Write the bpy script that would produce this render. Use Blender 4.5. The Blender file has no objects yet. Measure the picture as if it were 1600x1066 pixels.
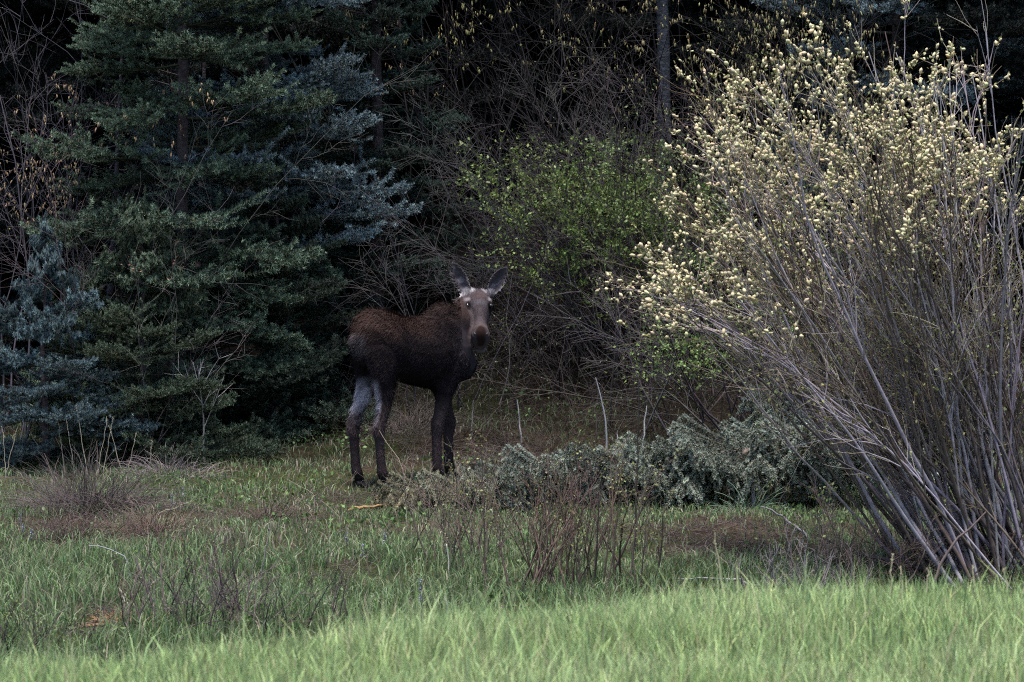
import bpy, math, time
import numpy as np
from mathutils import Matrix, Vector

R_ = math.radians
T0 = time.time()
scene = bpy.context.scene
COL = scene.collection

# ------------------------------------------------------------------ camera
LENS = 120.0
F = LENS / 36.0 * 1600.0            # focal length in photo pixels
CAM = np.array([0.0, 0.0, 2.2])
PITCH = 0.0313
cam_d = bpy.data.cameras.new('camera')
cam_d.lens = LENS
cam_d.sensor_width = 36.0
cam_d.clip_start = 0.1
cam_d.clip_end = 500.0
cam_d.dof.use_dof = True
cam_d.dof.focus_distance = 29.8
cam_d.dof.aperture_fstop = 7.1
cam = bpy.data.objects.new('camera', cam_d)
cam.location = CAM
cam.rotation_euler = (math.pi / 2 - PITCH, 0, 0)
COL.objects.link(cam)
scene.camera = cam

# ------------------------------------------------------------------ light
SUN_EL = 80.0
SUN_AZ = 180.0       # compass bearing of the sun, 180 = behind the camera
world = bpy.data.worlds.new('World')
scene.world = world
world.use_nodes = True
wn = world.node_tree.nodes
wl = world.node_tree.links
sky = wn.new('ShaderNodeTexSky')
sky.sky_type = 'NISHITA'
sky.sun_disc = False
sky.sun_elevation = R_(SUN_EL)
sky.sun_rotation = R_(SUN_AZ)
sky.air_density = 1.0
sky.dust_density = 1.0
bgn = wn['Background']
bgn.inputs['Strength'].default_value = 0.10
wl.new(sky.outputs[0], bgn.inputs['Color'])
sun_d = bpy.data.lights.new('sun', 'SUN')
sun_d.energy = 3.4
sun_d.angle = R_(14)
sun_d.color = (1.0, 0.96, 0.91)
sun = bpy.data.objects.new('sun', sun_d)
sdir = Vector((math.sin(R_(SUN_AZ)) * math.cos(R_(SUN_EL)), math.cos(R_(SUN_AZ)) * math.cos(R_(SUN_EL)), math.sin(R_(SUN_EL))))
sun.rotation_euler = sdir.to_track_quat('Z', 'Y').to_euler()
sun.location = (0, 0, 30)
COL.objects.link(sun)

vs = scene.view_settings
vs.view_transform = 'Standard'
vs.look = 'None'
vs.gamma = 1.0
vs.exposure = 1.5
scene.cycles.use_denoising = False
scene.cycles.filter_width = 1.1
scene.cycles.max_bounces = 4
scene.cycles.diffuse_bounces = 3
scene.cycles.glossy_bounces = 1
scene.cycles.adaptive_threshold = 0.025
scene.cycles.transparent_max_bounces = 4

# ------------------------------------------------------------------ helpers
def nrm(v):
    v = np.asarray(v, float)
    return v / np.maximum(np.linalg.norm(v, axis=-1, keepdims=True), 1e-9)

_cp, _sp = math.cos(PITCH), math.sin(PITCH)
def ray(px, py):
    u = -(py - 533.0) / F
    return np.array([(px - 800.0) / F, _cp + _sp * u, -_sp + _cp * u])
def at(px, py, d):
    r = ray(px, py)
    return CAM + r * (d / r[1])

_lat = {}
def vnoise(x, y, scale, seed):
    if seed not in _lat:
        _lat[seed] = np.random.default_rng(seed).random((64, 64))
    L = _lat[seed]
    x = np.asarray(x, float) / scale + 31.7
    y = np.asarray(y, float) / scale + 17.3
    xi = np.floor(x).astype(int); yi = np.floor(y).astype(int)
    fx = x - xi; fy = y - yi
    fx = fx * fx * (3 - 2 * fx); fy = fy * fy * (3 - 2 * fy)
    a = L[xi % 64, yi % 64]; b = L[(xi + 1) % 64, yi % 64]
    c = L[xi % 64, (yi + 1) % 64]; d = L[(xi + 1) % 64, (yi + 1) % 64]
    return (a * (1 - fx) + b * fx) * (1 - fy) + (c * (1 - fx) + d * fx) * fy
def fbm(x, y, scale, seed):
    return 0.55 * vnoise(x, y, scale, seed) + 0.3 * vnoise(x, y, scale / 2.1, seed + 1) + 0.15 * vnoise(x, y, scale / 4.3, seed + 2)

def sstep(a, b, x):
    t = np.clip((np.asarray(x, float) - a) / (b - a), 0, 1)
    return t * t * (3 - 2 * t)

def crest(x):
    return 14.0 + 0.72 * np.asarray(x, float) + 0.25 * np.sin(np.asarray(x, float) * 1.7 + 0.6)

def terrain(x, y):
    x = np.asarray(x, float); y = np.asarray(y, float)
    c = crest(np.clip(x, -6, 6))
    bank = 1 - sstep(0.0, 4.2, y - c + 0.4)
    base = np.interp(y, [0, 17, 19, 22, 26, 29.5, 31.5, 33, 36, 42, 60, 90],
                     [-0.5, -0.42, -0.36, -0.27, -0.12, 0.0, 0.16, 0.5, 1.85, 4.9, 13, 22])
    left = sstep(0.5, -3.0, x)
    base = base - left * np.interp(y, [29, 32, 36, 42, 60], [0.0, 0.05, 0.9, 1.8, 2.0])
    mid = sstep(16.5, 20, y)
    hum = (fbm(x, y, 1.3, 11) - 0.5) * 0.16 * mid + (vnoise(x, y, 0.33, 14) - 0.5) * 0.045 * mid
    hum = hum + (fbm(x, y, 2.3, 41) - 0.5) * 0.10 * (1 - mid)
    return base * (1 - bank) + 0.53 * bank + hum

def ground_hit(px, py, dmin=17.5):
    r = ray(px, py)
    ds = np.arange(dmin, 60, 0.02)
    P = CAM[None] + r[None] * (ds / r[1])[:, None]
    g = terrain(P[:, 0], P[:, 1])
    i = np.argmax(P[:, 2] < g)
    return np.array([P[i, 0], P[i, 1], g[i]])
def gpt(x, y):
    return np.array([x, y, float(terrain(x, y))])
def gpx(px, d):
    """ground point under photo column px at distance d"""
    x = (px - 800.0) / F * d / _cp
    return gpt(x, d)

class MB:
    """collects triangles and quads with per-vertex colour"""
    def __init__(s):
        s.v = []; s.t = []; s.q = []; s.c = []; s.n = 0
    def add(s, v, tris=None, quads=None, col=(1, 1, 1)):
        v = np.asarray(v, np.float32).reshape(-1, 3)
        if tris is not None and len(tris): s.t.append(np.asarray(tris, np.int32).reshape(-1, 3) + s.n)
        if quads is not None and len(quads): s.q.append(np.asarray(quads, np.int32).reshape(-1, 4) + s.n)
        c = np.asarray(col, np.float32)
        if c.ndim == 1: c = np.broadcast_to(c, (len(v), 3))
        s.v.append(v); s.c.append(c.reshape(-1, 3)); s.n += len(v)
        return s
    def mesh(s, name, smooth=False):
        v = np.concatenate(s.v); c = np.concatenate(s.c)
        t = np.concatenate(s.t) if s.t else np.zeros((0, 3), np.int32)
        q = np.concatenate(s.q) if s.q else np.zeros((0, 4), np.int32)
        me = bpy.data.meshes.new(name)
        me.vertices.add(len(v)); me.vertices.foreach_set('co', v.ravel())
        nl = t.size + q.size
        me.loops.add(nl)
        me.loops.foreach_set('vertex_index', np.concatenate([t.ravel(), q.ravel()]).astype(np.int32))
        me.polygons.add(len(t) + len(q))
        ls = np.concatenate([np.arange(len(t)) * 3, t.size + np.arange(len(q)) * 4]).astype(np.int32)
        me.polygons.foreach_set('loop_start', ls)
        if smooth:
            me.polygons.foreach_set('use_smooth', np.ones(len(t) + len(q), bool))
        me.update(calc_edges=True)
        at_ = me.attributes.new('Col', 'FLOAT_COLOR', 'POINT')
        c4 = np.ones((len(v), 4), np.float32); c4[:, :3] = c
        at_.data.foreach_set('color', c4.ravel())
        return me

def obj(name, me, mat=None, parent=None, kind=None):
    o = bpy.data.objects.new(name, me)
    COL.objects.link(o)
    if mat is not None and not me.materials: me.materials.append(mat)
    if parent is not None: o.parent = parent
    if kind: o['kind'] = kind
    return o
def tag(o, label, cat, group=None):
    o['label'] = label; o['category'] = cat
    if group: o['group'] = group
    return o
def thing(name, label, cat, loc=(0, 0, 0), group=None):
    o = bpy.data.objects.new(name, None)
    o.empty_display_size = 0.2
    COL.objects.link(o)
    o.location = loc
    return tag(o, label, cat, group)

# ------------------------------------------------------------------ materials
def material(name, rough=0.8, spec=0.3, translucent=0.0, noise=0.0, noise_scale=30.0, obj_color=False, rnd=0.0, bump=0.0, bump_scale=60.0, base=None):
    m = bpy.data.materials.new(name)
    m.use_nodes = True
    n = m.node_tree.nodes; l = m.node_tree.links
    b = n['Principled BSDF']; out = n['Material Output']
    b.inputs['Roughness'].default_value = rough
    b.inputs['Specular IOR Level'].default_value = spec
    a = n.new('ShaderNodeAttribute'); a.attribute_name = 'Col'
    c = a.outputs['Color']
    if base is not None:
        rgb = n.new('ShaderNodeRGB'); rgb.outputs[0].default_value = (*base, 1); c = rgb.outputs[0]
    if obj_color or rnd:
        oi = n.new('ShaderNodeObjectInfo')
    if obj_color:
        mx = n.new('ShaderNodeMix'); mx.data_type = 'RGBA'; mx.blend_type = 'MULTIPLY'
        mx.inputs['Factor'].default_value = 1
        l.new(c, mx.inputs['A']); l.new(oi.outputs['Color'], mx.inputs['B']); c = mx.outputs['Result']
    if rnd:
        mr = n.new('ShaderNodeMapRange'); mr.inputs['To Min'].default_value = 1 - rnd; mr.inputs['To Max'].default_value = 1 + rnd
        l.new(oi.outputs['Random'], mr.inputs['Value'])
        hs = n.new('ShaderNodeHueSaturation'); l.new(mr.outputs[0], hs.inputs['Value']); l.new(c, hs.inputs['Color']); c = hs.outputs[0]
    if noise:
        tc = n.new('ShaderNodeTexCoord'); nt = n.new('ShaderNodeTexNoise'); nt.inputs['Scale'].default_value = noise_scale; nt.inputs['Detail'].default_value = 5
        l.new(tc.outputs['Object'], nt.inputs['Vector'])
        mr2 = n.new('ShaderNodeMapRange'); mr2.inputs['From Min'].default_value = 0.3; mr2.inputs['From Max'].default_value = 0.7
        mr2.inputs['To Min'].default_value = 1 - noise; mr2.inputs['To Max'].default_value = 1 + noise
        l.new(nt.outputs['Fac'], mr2.inputs['Value'])
        hs2 = n.new('ShaderNodeHueSaturation'); l.new(mr2.outputs[0], hs2.inputs['Value']); l.new(c, hs2.inputs['Color']); c = hs2.outputs[0]
    l.new(c, b.inputs['Base Color'])
    if bump:
        tc2 = n.new('ShaderNodeTexCoord'); nt2 = n.new('ShaderNodeTexNoise'); nt2.inputs['Scale'].default_value = bump_scale; nt2.inputs['Detail'].default_value = 6
        l.new(tc2.outputs['Object'], nt2.inputs['Vector'])
        bp = n.new('ShaderNodeBump'); bp.inputs['Strength'].default_value = bump; bp.inputs['Distance'].default_value = 0.02
        l.new(nt2.outputs['Fac'], bp.inputs['Height']); l.new(bp.outputs[0], b.inputs['Normal'])
    if translucent:
        tr = n.new('ShaderNodeBsdfTranslucent'); l.new(c, tr.inputs['Color'])
        ms = n.new('ShaderNodeMixShader'); ms.inputs[0].default_value = translucent
        l.new(b.outputs[0], ms.inputs[1]); l.new(tr.outputs[0], ms.inputs[2]); l.new(ms.outputs[0], out.inputs['Surface'])
    return m

M_grass = material('grass_blades', 0.55, 0.35, translucent=0.3)
M_leaf = material('leaves', 0.55, 0.35, translucent=0.25)
M_needle = material('needles', 0.65, 0.12, obj_color=True, rnd=0.25)
M_twig = material('twig_bark', 0.85, 0.1, noise=0.25, noise_scale=25)
M_bark = material('trunk_bark', 0.9, 0.06, noise=0.45, noise_scale=18, bump=0.8, bump_scale=35)
M_catkin = material('catkin_fluff', 0.9, 0.1, translucent=0.15)
M_dry = material('dry_stalks', 0.75, 0.25, translucent=0.15)
M_fur = material('moose_fur', 0.8, 0.05)
M_skin = material('moose_hide', 0.9, 0.03, noise=0.2, noise_scale=45)
M_eye = material('moose_eye', 0.08, 0.6, base=(0.006, 0.004, 0.004))
M_hoof = material('hoof_horn', 0.5, 0.4, base=(0.012, 0.010, 0.010))

def ground_material():
    m = bpy.data.materials.new('meadow_soil')
    m.use_nodes = True
    n = m.node_tree.nodes; l = m.node_tree.links; b = n['Principled BSDF']
    b.inputs['Roughness'].default_value = 0.95; b.inputs['Specular IOR Level'].default_value = 0.03
    tc = n.new('ShaderNodeTexCoord')
    a = n.new('ShaderNodeAttribute'); a.attribute_name = 'Col'
    n1 = n.new('ShaderNodeTexNoise'); n1.inputs['Scale'].default_value = 9; n1.inputs['Detail'].default_value = 8; n1.inputs['Roughness'].default_value = 0.7
    n2 = n.new('ShaderNodeTexNoise'); n2.inputs['Scale'].default_value = 55; n2.inputs['Detail'].default_value = 6
    l.new(tc.outputs['Object'], n1.inputs['Vector']); l.new(tc.outputs['Object'], n2.inputs['Vector'])
    r1 = n.new('ShaderNodeValToRGB')
    r1.color_ramp.elements[0].position = 0.35; r1.color_ramp.elements[0].color = (0.45, 0.42, 0.42, 1)
    r1.color_ramp.elements[1].position = 0.68; r1.color_ramp.elements[1].color = (1.6, 1.45, 1.35, 1)
    l.new(n1.outputs['Fac'], r1.inputs[0])
    r2 = n.new('ShaderNodeValToRGB')
    r2.color_ramp.elements[0].position = 0.38; r2.color_ramp.elements[0].color = (0.5, 0.5, 0.5, 1)
    r2.color_ramp.elements[1].position = 0.66; r2.color_ramp.elements[1].color = (1.7, 1.65, 1.6, 1)
    l.new(n2.outputs['Fac'], r2.inputs[0])
    mx = n.new('ShaderNodeMix'); mx.data_type = 'RGBA'; mx.blend_type = 'MULTIPLY'; mx.inputs['Factor'].default_value = 1
    mx2 = n.new('ShaderNodeMix'); mx2.data_type = 'RGBA'; mx2.blend_type = 'MULTIPLY'; mx2.inputs['Factor'].default_value = 1
    l.new(a.outputs['Color'], mx.inputs['A']); l.new(r1.outputs[0], mx.inputs['B'])
    l.new(mx.outputs['Result'], mx2.inputs['A']); l.new(r2.outputs[0], mx2.inputs['B'])
    l.new(mx2.outputs['Result'], b.inputs['Base Color'])
    bp = n.new('ShaderNodeBump'); bp.inputs['Strength'].default_value = 1.0; bp.inputs['Distance'].default_value = 0.03
    l.new(n2.outputs['Fac'], bp.inputs['Height']); l.new(bp.outputs[0], b.inputs['Normal'])
    return m
M_soil = ground_material()

# ------------------------------------------------------------------ batch geometry
def tubes(P, R, n=4):
    """P (B,k,3) polylines, R (B,k) radii -> verts, quads, index of polyline per vertex"""
    B, k, _ = P.shape
    T = np.empty_like(P)
    T[:, 1:-1] = P[:, 2:] - P[:, :-2]; T[:, 0] = P[:, 1] - P[:, 0]; T[:, -1] = P[:, -1] - P[:, -2]
    T = nrm(T)
    m = nrm(P[:, -1] - P[:, 0])
    ref = np.where(np.abs(m[:, 2:3]) > 0.8, np.array([[1.0, 0.13, 0]]), np.array([[0.05, 0.1, 1.0]]))[:, None, :]
    A = nrm(np.cross(T, np.broadcast_to(ref, T.shape)))
    C = np.cross(T, A)
    th = np.arange(n) * 2 * math.pi / n
    V = P[:, :, None, :] + R[:, :, None, None] * (A[:, :, None, :] * np.cos(th)[None, None, :, None] + C[:, :, None, :] * np.sin(th)[None, None, :, None])
    idx = np.arange(B * k * n).reshape(B, k, n)
    a = idx[:, :-1, :]; b = np.roll(a, -1, axis=2); d = idx[:, 1:, :]; c = np.roll(d, -1, axis=2)
    Q = np.stack([a, b, c, d], axis=-1).reshape(-1, 4)
    return V.reshape(-1, 3), Q, np.repeat(np.arange(B), k * n)

def grow(rng, S, D, L, k, wander=0.1, trop=0.0):
    B = len(S); S = np.asarray(S, float); d = nrm(D)
    P = np.empty((B, k, 3)); P[:, 0] = S
    L = np.broadcast_to(np.asarray(L, float), (B,))
    tr = np.broadcast_to(np.asarray(trop, float), (B,))
    for i in range(1, k):
        d = d + rng.normal(0, wander, (B, 3)); d[:, 2] += tr; d = nrm(d)
        P[:, i] = P[:, i - 1] + d * (L / (k - 1))[:, None]
    return P

def along(P, t, b):
    """point and tangent at fraction t on polyline b"""
    k = P.shape[1]
    f = np.clip(t, 0, 0.9999) * (k - 1); i = f.astype(int); f = (f - i)[:, None]
    p0 = P[b, i]; p1 = P[b, i + 1]
    return p0 * (1 - f) + p1 * f, nrm(p1 - p0)

def spawn(rng, P, m, tmin, tmax, ang, ang_sd):
    B = len(P)
    b = np.repeat(np.arange(B), m)
    t = rng.uniform(tmin, tmax, len(b))
    p, tg = along(P, t, b)
    ax = nrm(np.cross(tg, rng.normal(0, 1, (len(b), 3))))
    a = np.radians(rng.normal(ang, ang_sd, len(b)))[:, None]
    return p, nrm(tg * np.cos(a) + ax * np.sin(a)), t, b

def taper(r0, r1, k, p=1.0):
    r0 = np.asarray(r0, float)[:, None]; r1 = np.broadcast_to(np.asarray(r1, float), r0[:, 0].shape)[:, None]
    return r0 + (r1 - r0) * (np.linspace(0, 1, k)[None] ** p)

def cols(rng, base, n, var=0.2, hue=0.05):
    base = np.asarray(base, float)
    return np.clip(base[None] * rng.uniform(1 - var, 1 + var, (n, 1)) * (1 + rng.normal(0, hue, (n, 3))), 0.002, 1)

def blades(rng, pos, h, w, lean, col, curl=0.5, tipcol=1.25):
    """grass blades: 5 verts, quad + tri"""
    n = len(pos)
    az = rng.uniform(0, 2 * math.pi, n)
    ld = np.stack([np.cos(az), np.sin(az), np.zeros(n)], 1)
    face = rng.uniform(0, 2 * math.pi, n)
    sd = np.stack([np.cos(face), np.sin(face), np.zeros(n)], 1)
    up = np.array([0, 0, 1.0])
    h = h[:, None]; w = w[:, None]; lean = lean[:, None]
    mid = pos + up * h * 0.55 + ld * h * lean * 0.35
    tip = pos + up * h * (1 - 0.35 * lean * curl * 2) + ld * h * lean
    V = np.stack([pos - sd * w * .5, pos + sd * w * .5, mid - sd * w * .42, mid + sd * w * .42, tip], 1)
    i = np.arange(n)[:, None] * 5
    Q = i + np.array([[0, 1, 3, 2]]); T = i + np.array([[2, 3, 4]])
    C = np.repeat(col[:, None, :], 5, 1).copy()
    C[:, :2] *= 0.8; C[:, 4] *= tipcol
    return V.reshape(-1, 3), T, Q, C.reshape(-1, 3)

def leaves(rng, pos, size, col, flat=0.0, dirs=None):
    n = len(pos)
    d = nrm(rng.normal(0, 1, (n, 3)) + (0 if dirs is None else dirs))
    s = nrm(np.cross(d, nrm(rng.normal(0, 1, (n, 3)))))
    nn = np.cross(d, s)
    sz = size[:, None]
    V = np.stack([pos, pos + d * sz * .45 + s * sz * .32 + nn * sz * .08, pos + d * sz, pos + d * sz * .45 - s * sz * .32 + nn * sz * .08], 1)
    i = np.arange(n)[:, None] * 4
    T = np.concatenate([i + np.array([[0, 1, 2]]), i + np.array([[0, 2, 3]])])
    return V.reshape(-1, 3), T, np.repeat(col, 4, axis=0)

def spindles(pos, axis, length, rad, col, n=5, rng=None):
    """catkins: closed spindle, 4 rings"""
    B = len(pos); axis = nrm(axis)
    a = nrm(np.cross(axis, np.array([[0.31, 0.92, 0.2]]))); c = np.cross(axis, a)
    th = np.arange(n) * 2 * math.pi / n
    ring = a[:, None] * np.cos(th)[None, :, None] + c[:, None] * np.sin(th)[None, :, None]
    L = length[:, None, None]; r = rad[:, None, None]
    r1 = pos[:, None] + axis[:, None] * L * .22 + ring * r * .85
    r2 = pos[:, None] + axis[:, None] * L * .68 + ring * r
    V = np.concatenate([pos[:, None], r1, r2, (pos + axis * length[:, None])[:, None]], 1)
    m = 2 + 2 * n
    j = np.arange(n); j2 = (j + 1) % n
    T = np.concatenate([np.stack([np.zeros(n, int), 1 + j2, 1 + j], 1), np.stack([np.full(n, m - 1), 1 + n + j, 1 + n + j2], 1)])
    Q = np.stack([1 + j, 1 + j2, 1 + n + j2, 1 + n + j], 1)
    i = np.arange(B)[:, None, None] * m
    C = np.repeat(col[:, None], m, 1).copy()
    C[:, 1:1 + n] *= 0.9; C[:, 0] *= 0.7
    return V.reshape(-1, 3), (T[None] + i).reshape(-1, 3), (Q[None] + i).reshape(-1, 4), C.reshape(-1, 3)

# ================================================================== GROUND
def build_ground():
    xs = np.concatenate([np.arange(-40, -7, 1.5), np.arange(-7, 7, 0.09), np.arange(7, 40.1, 1.5)])
    ys = np.concatenate([np.arange(-12, 10, 1.0), np.arange(10, 36, 0.09), np.arange(36, 48, 0.3), np.arange(48, 91, 3.0)])
    X, Y = np.meshgrid(xs, ys, indexing='ij')
    Z = terrain(X, Y)
    soil = np.array([0.040, 0.032, 0.024]); moss = np.array([0.032, 0.040, 0.018]); litter = np.array([0.062, 0.052, 0.043])
    g = fbm(X, Y, 1.6, 21); h = fbm(X, Y, 0.9, 27)
    a = sstep(0.38, 0.6, g)[..., None]; b = sstep(0.55, 0.75, h)[..., None]
    C = soil * (1 - a) + moss * a
    C = C * (1 - b * .8) + litter * b * .8
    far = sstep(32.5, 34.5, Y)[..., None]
    C = C * (1 - far) + np.array([0.006, 0.005, 0.0048]) * far  # forest gloom put into the soil colour further back
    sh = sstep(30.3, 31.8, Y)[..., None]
    C = C * (1 - .6 * sh)      # canopy shade painted into the soil on the slope
    near = sstep(19, 15, Y)[..., None]
    C = C * (1 - near) + np.array([0.05, 0.07, 0.022]) * near
    nx, ny = X.shape
    idx = np.arange(nx * ny).reshape(nx, ny)
    Q = np.stack([idx[:-1, :-1], idx[1:, :-1], idx[1:, 1:], idx[:-1, 1:]], -1).reshape(-1, 4)
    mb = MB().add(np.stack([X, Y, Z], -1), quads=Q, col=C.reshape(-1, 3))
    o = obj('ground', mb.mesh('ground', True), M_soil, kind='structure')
    o['label'] = 'dark soil of the clearing rising into a wooded slope'
build_ground()

# brown bare spots in the meadow, (px, py, radius m)
BARE = [(110, 815, .38), (285, 815, .3), (420, 805, .3), (235, 832, .35), (1100, 845, .6), (1180, 835, .45), (1010, 840, .35),
        (185, 965, .3), (165, 990, .25), (800, 715, .5), (660, 690, .5), (620, 665, .6), (540, 900, .3), (560, 780, .35)]
BAREW = [(ground_hit(a, b), r) for a, b, r in BARE]
def bare_mask(x, y):
    m = np.zeros_like(x)
    for p, r in BAREW:
        dd = np.sqrt((x - p[0]) ** 2 + ((y - p[1]) * 0.55) ** 2) / r
        dd = dd + (vnoise(x, y, 0.25, 55) - .5) * 0.9
        m = np.maximum(m, 1 - sstep(0.5, 1.1, dd))
    return m

# ================================================================== GRASS
def build_grass():
    rng = np.random.default_rng(5)
    # foreground bank
    n = 150000
    x = rng.uniform(-3.6, 4.2, n); y = crest(x) + 1.4 - rng.uniform(0, 1, n) ** 0.9 * 5.0
    keep = (y > 10.6) & (np.abs(x) < y * 0.17 + .35)
    dens = fbm(x, y, .5, 71)
    keep &= rng.random(n) < sstep(0.15, 0.5, dens) * .8 + .2
    x = x[keep]; y = y[keep]; n = len(x)
    pos = np.stack([x, y, terrain(x, y) - 0.01], 1)
    tall = fbm(x, y, .55, 77)
    h = rng.uniform(.08, .17, n) * (.55 + 1.1 * tall)
    h = h * np.where(rng.random(n) < .05, 1.65, 1)
    w = rng.uniform(.003, .0068, n)
    pick = fbm(x, y, .7, 81)[:, None]
    c = np.array([.25, .35, .12]) * (1 - pick) + np.array([.41, .48, .225]) * pick
    c = c * rng.uniform(.35, 1.45, (n, 1)) * (1 + rng.normal(0, .06, (n, 3)))
    dry = rng.random(n) < .07
    c[dry] = np.array([.38, .33, .2]) * rng.uniform(.7, 1.2, (dry.sum(), 1))
    v, t, q, cc = blades(rng, pos, h, w, rng.uniform(.05, .5, n), c)
    o = obj('bank_grass', MB().add(v, t, q, np.clip(cc, 0, .9)).mesh('bank_grass'), M_grass, kind='stuff')
    tag(o, 'lush pale green grass along the near bank', 'grass')
    # meadow
    n = 330000
    x = rng.uniform(-6.2, 6.2, n); y = rng.uniform(17.0, 34.5, n)
    keep = np.abs(x) < y * 0.165 + .4
    bare = bare_mask(x, y)
    g = fbm(x, y, 1.1, 91); g2 = fbm(x, y, .35, 95)
    left = sstep(1.0, -2.0, x)
    near = sstep(27.5, 23, y)
    d = (.34 + .45 * sstep(.3, .6, g) + .4 * near * (0.4 + .6 * left)) * (1 - .93 * bare) * sstep(.15, .5, g2)
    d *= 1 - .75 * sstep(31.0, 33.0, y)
    keep &= rng.random(n) < d
    x = x[keep]; y = y[keep]; n = len(x); near = near[keep]; left = left[keep]; g = g[keep]
    pos = np.stack([x, y, terrain(x, y) - 0.01], 1)
    h = rng.uniform(.05, .13, n) * (.7 + .9 * near * (.35 + .65 * left) + .5 * g)
    w = rng.uniform(.004, .009, n)
    u = fbm(x, y, .8, 99)[:, None]
    c = np.array([.085, .138, .050]) * (1 - u) + np.array([.138, .188, .085]) * u
    c = c * rng.uniform(.6, 1.45, (n, 1)) * (1 + rng.normal(0, .08, (n, 3)))
    dry = rng.random(n) < (.10 + .3 * (1 - near) * sstep(.6, .35, g))
    c[dry] = np.array([.27, .22, .165]) * rng.uniform(.4, 1.2, (dry.sum(), 1))
    c *= (1 - .45 * sstep(30.5, 32, y))[:, None]      # grass colour darkened uphill for the shade of the trees
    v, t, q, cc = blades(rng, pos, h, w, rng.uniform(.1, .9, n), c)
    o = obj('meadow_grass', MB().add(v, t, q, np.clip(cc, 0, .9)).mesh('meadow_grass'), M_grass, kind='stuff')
    tag(o, 'short dull green grass of the shaded clearing', 'grass')
    # low herbs with broad leaves
    n = 26000
    x = rng.uniform(-5.6, 5.6, n); y = rng.uniform(20.0, 33.5, n)
    k = (fbm(x, y, .5, 121) > .56) & (rng.random(n) > bare_mask(x, y))
    x = x[k]; y = y[k]; n = len(x)
    pos = np.stack([x, y, terrain(x, y) + rng.uniform(0, .09, n)], 1)
    c = cols(rng, (.075, .13, .035), n, .4, .1)
    v, t, cc = leaves(rng, pos, rng.uniform(.02, .05, n), c, dirs=np.array([[0, 0, .6]]))
    o = obj('low_herbs', MB().add(v, t, None, cc).mesh('low_herbs'), M_leaf, kind='stuff')
    tag(o, 'small leafy herbs scattered between the meadow grass', 'herbs')
    # litter: dead twigs and straw
    n = 56000
    x = rng.uniform(-6, 6, n); y = rng.uniform(20, 36, n)
    bm_ = bare_mask(x, y)
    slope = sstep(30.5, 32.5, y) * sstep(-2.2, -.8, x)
    k = (rng.random(n) < .09 + .85 * bm_ + .45 * slope) & (np.abs(x) < y * .165 + .3)
    x = x[k]; y = y[k]; n = len(x); sl = slope[k]
    S = np.stack([x, y, terrain(x, y) + .004], 1)
    D = rng.normal(0, 1, (n, 3)); D[:, 2] = np.abs(D[:, 2]) * (.25 + .6 * sl)
    Lh = rng.uniform(.08, .35, n) * (1 + .5 * sl)
    P = grow(rng, S, D, Lh, 4, .22, -.08)
    V, Q, bi = tubes(P, taper(rng.uniform(.0015, .0035, n), .001, 4), 3)
    c = cols(rng, (.085, .066, .060), n, .6, .06) * (1 - .5 * sl)[:, None]  # slope litter coloured darker, standing in for tree shade
    o = obj('twig_litter', MB().add(V, None, Q, c[bi]).mesh('twig_litter'), M_dry, kind='stuff')
    tag(o, 'dead twigs and straw littering the ground and slope', 'litter')
build_grass()

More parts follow.
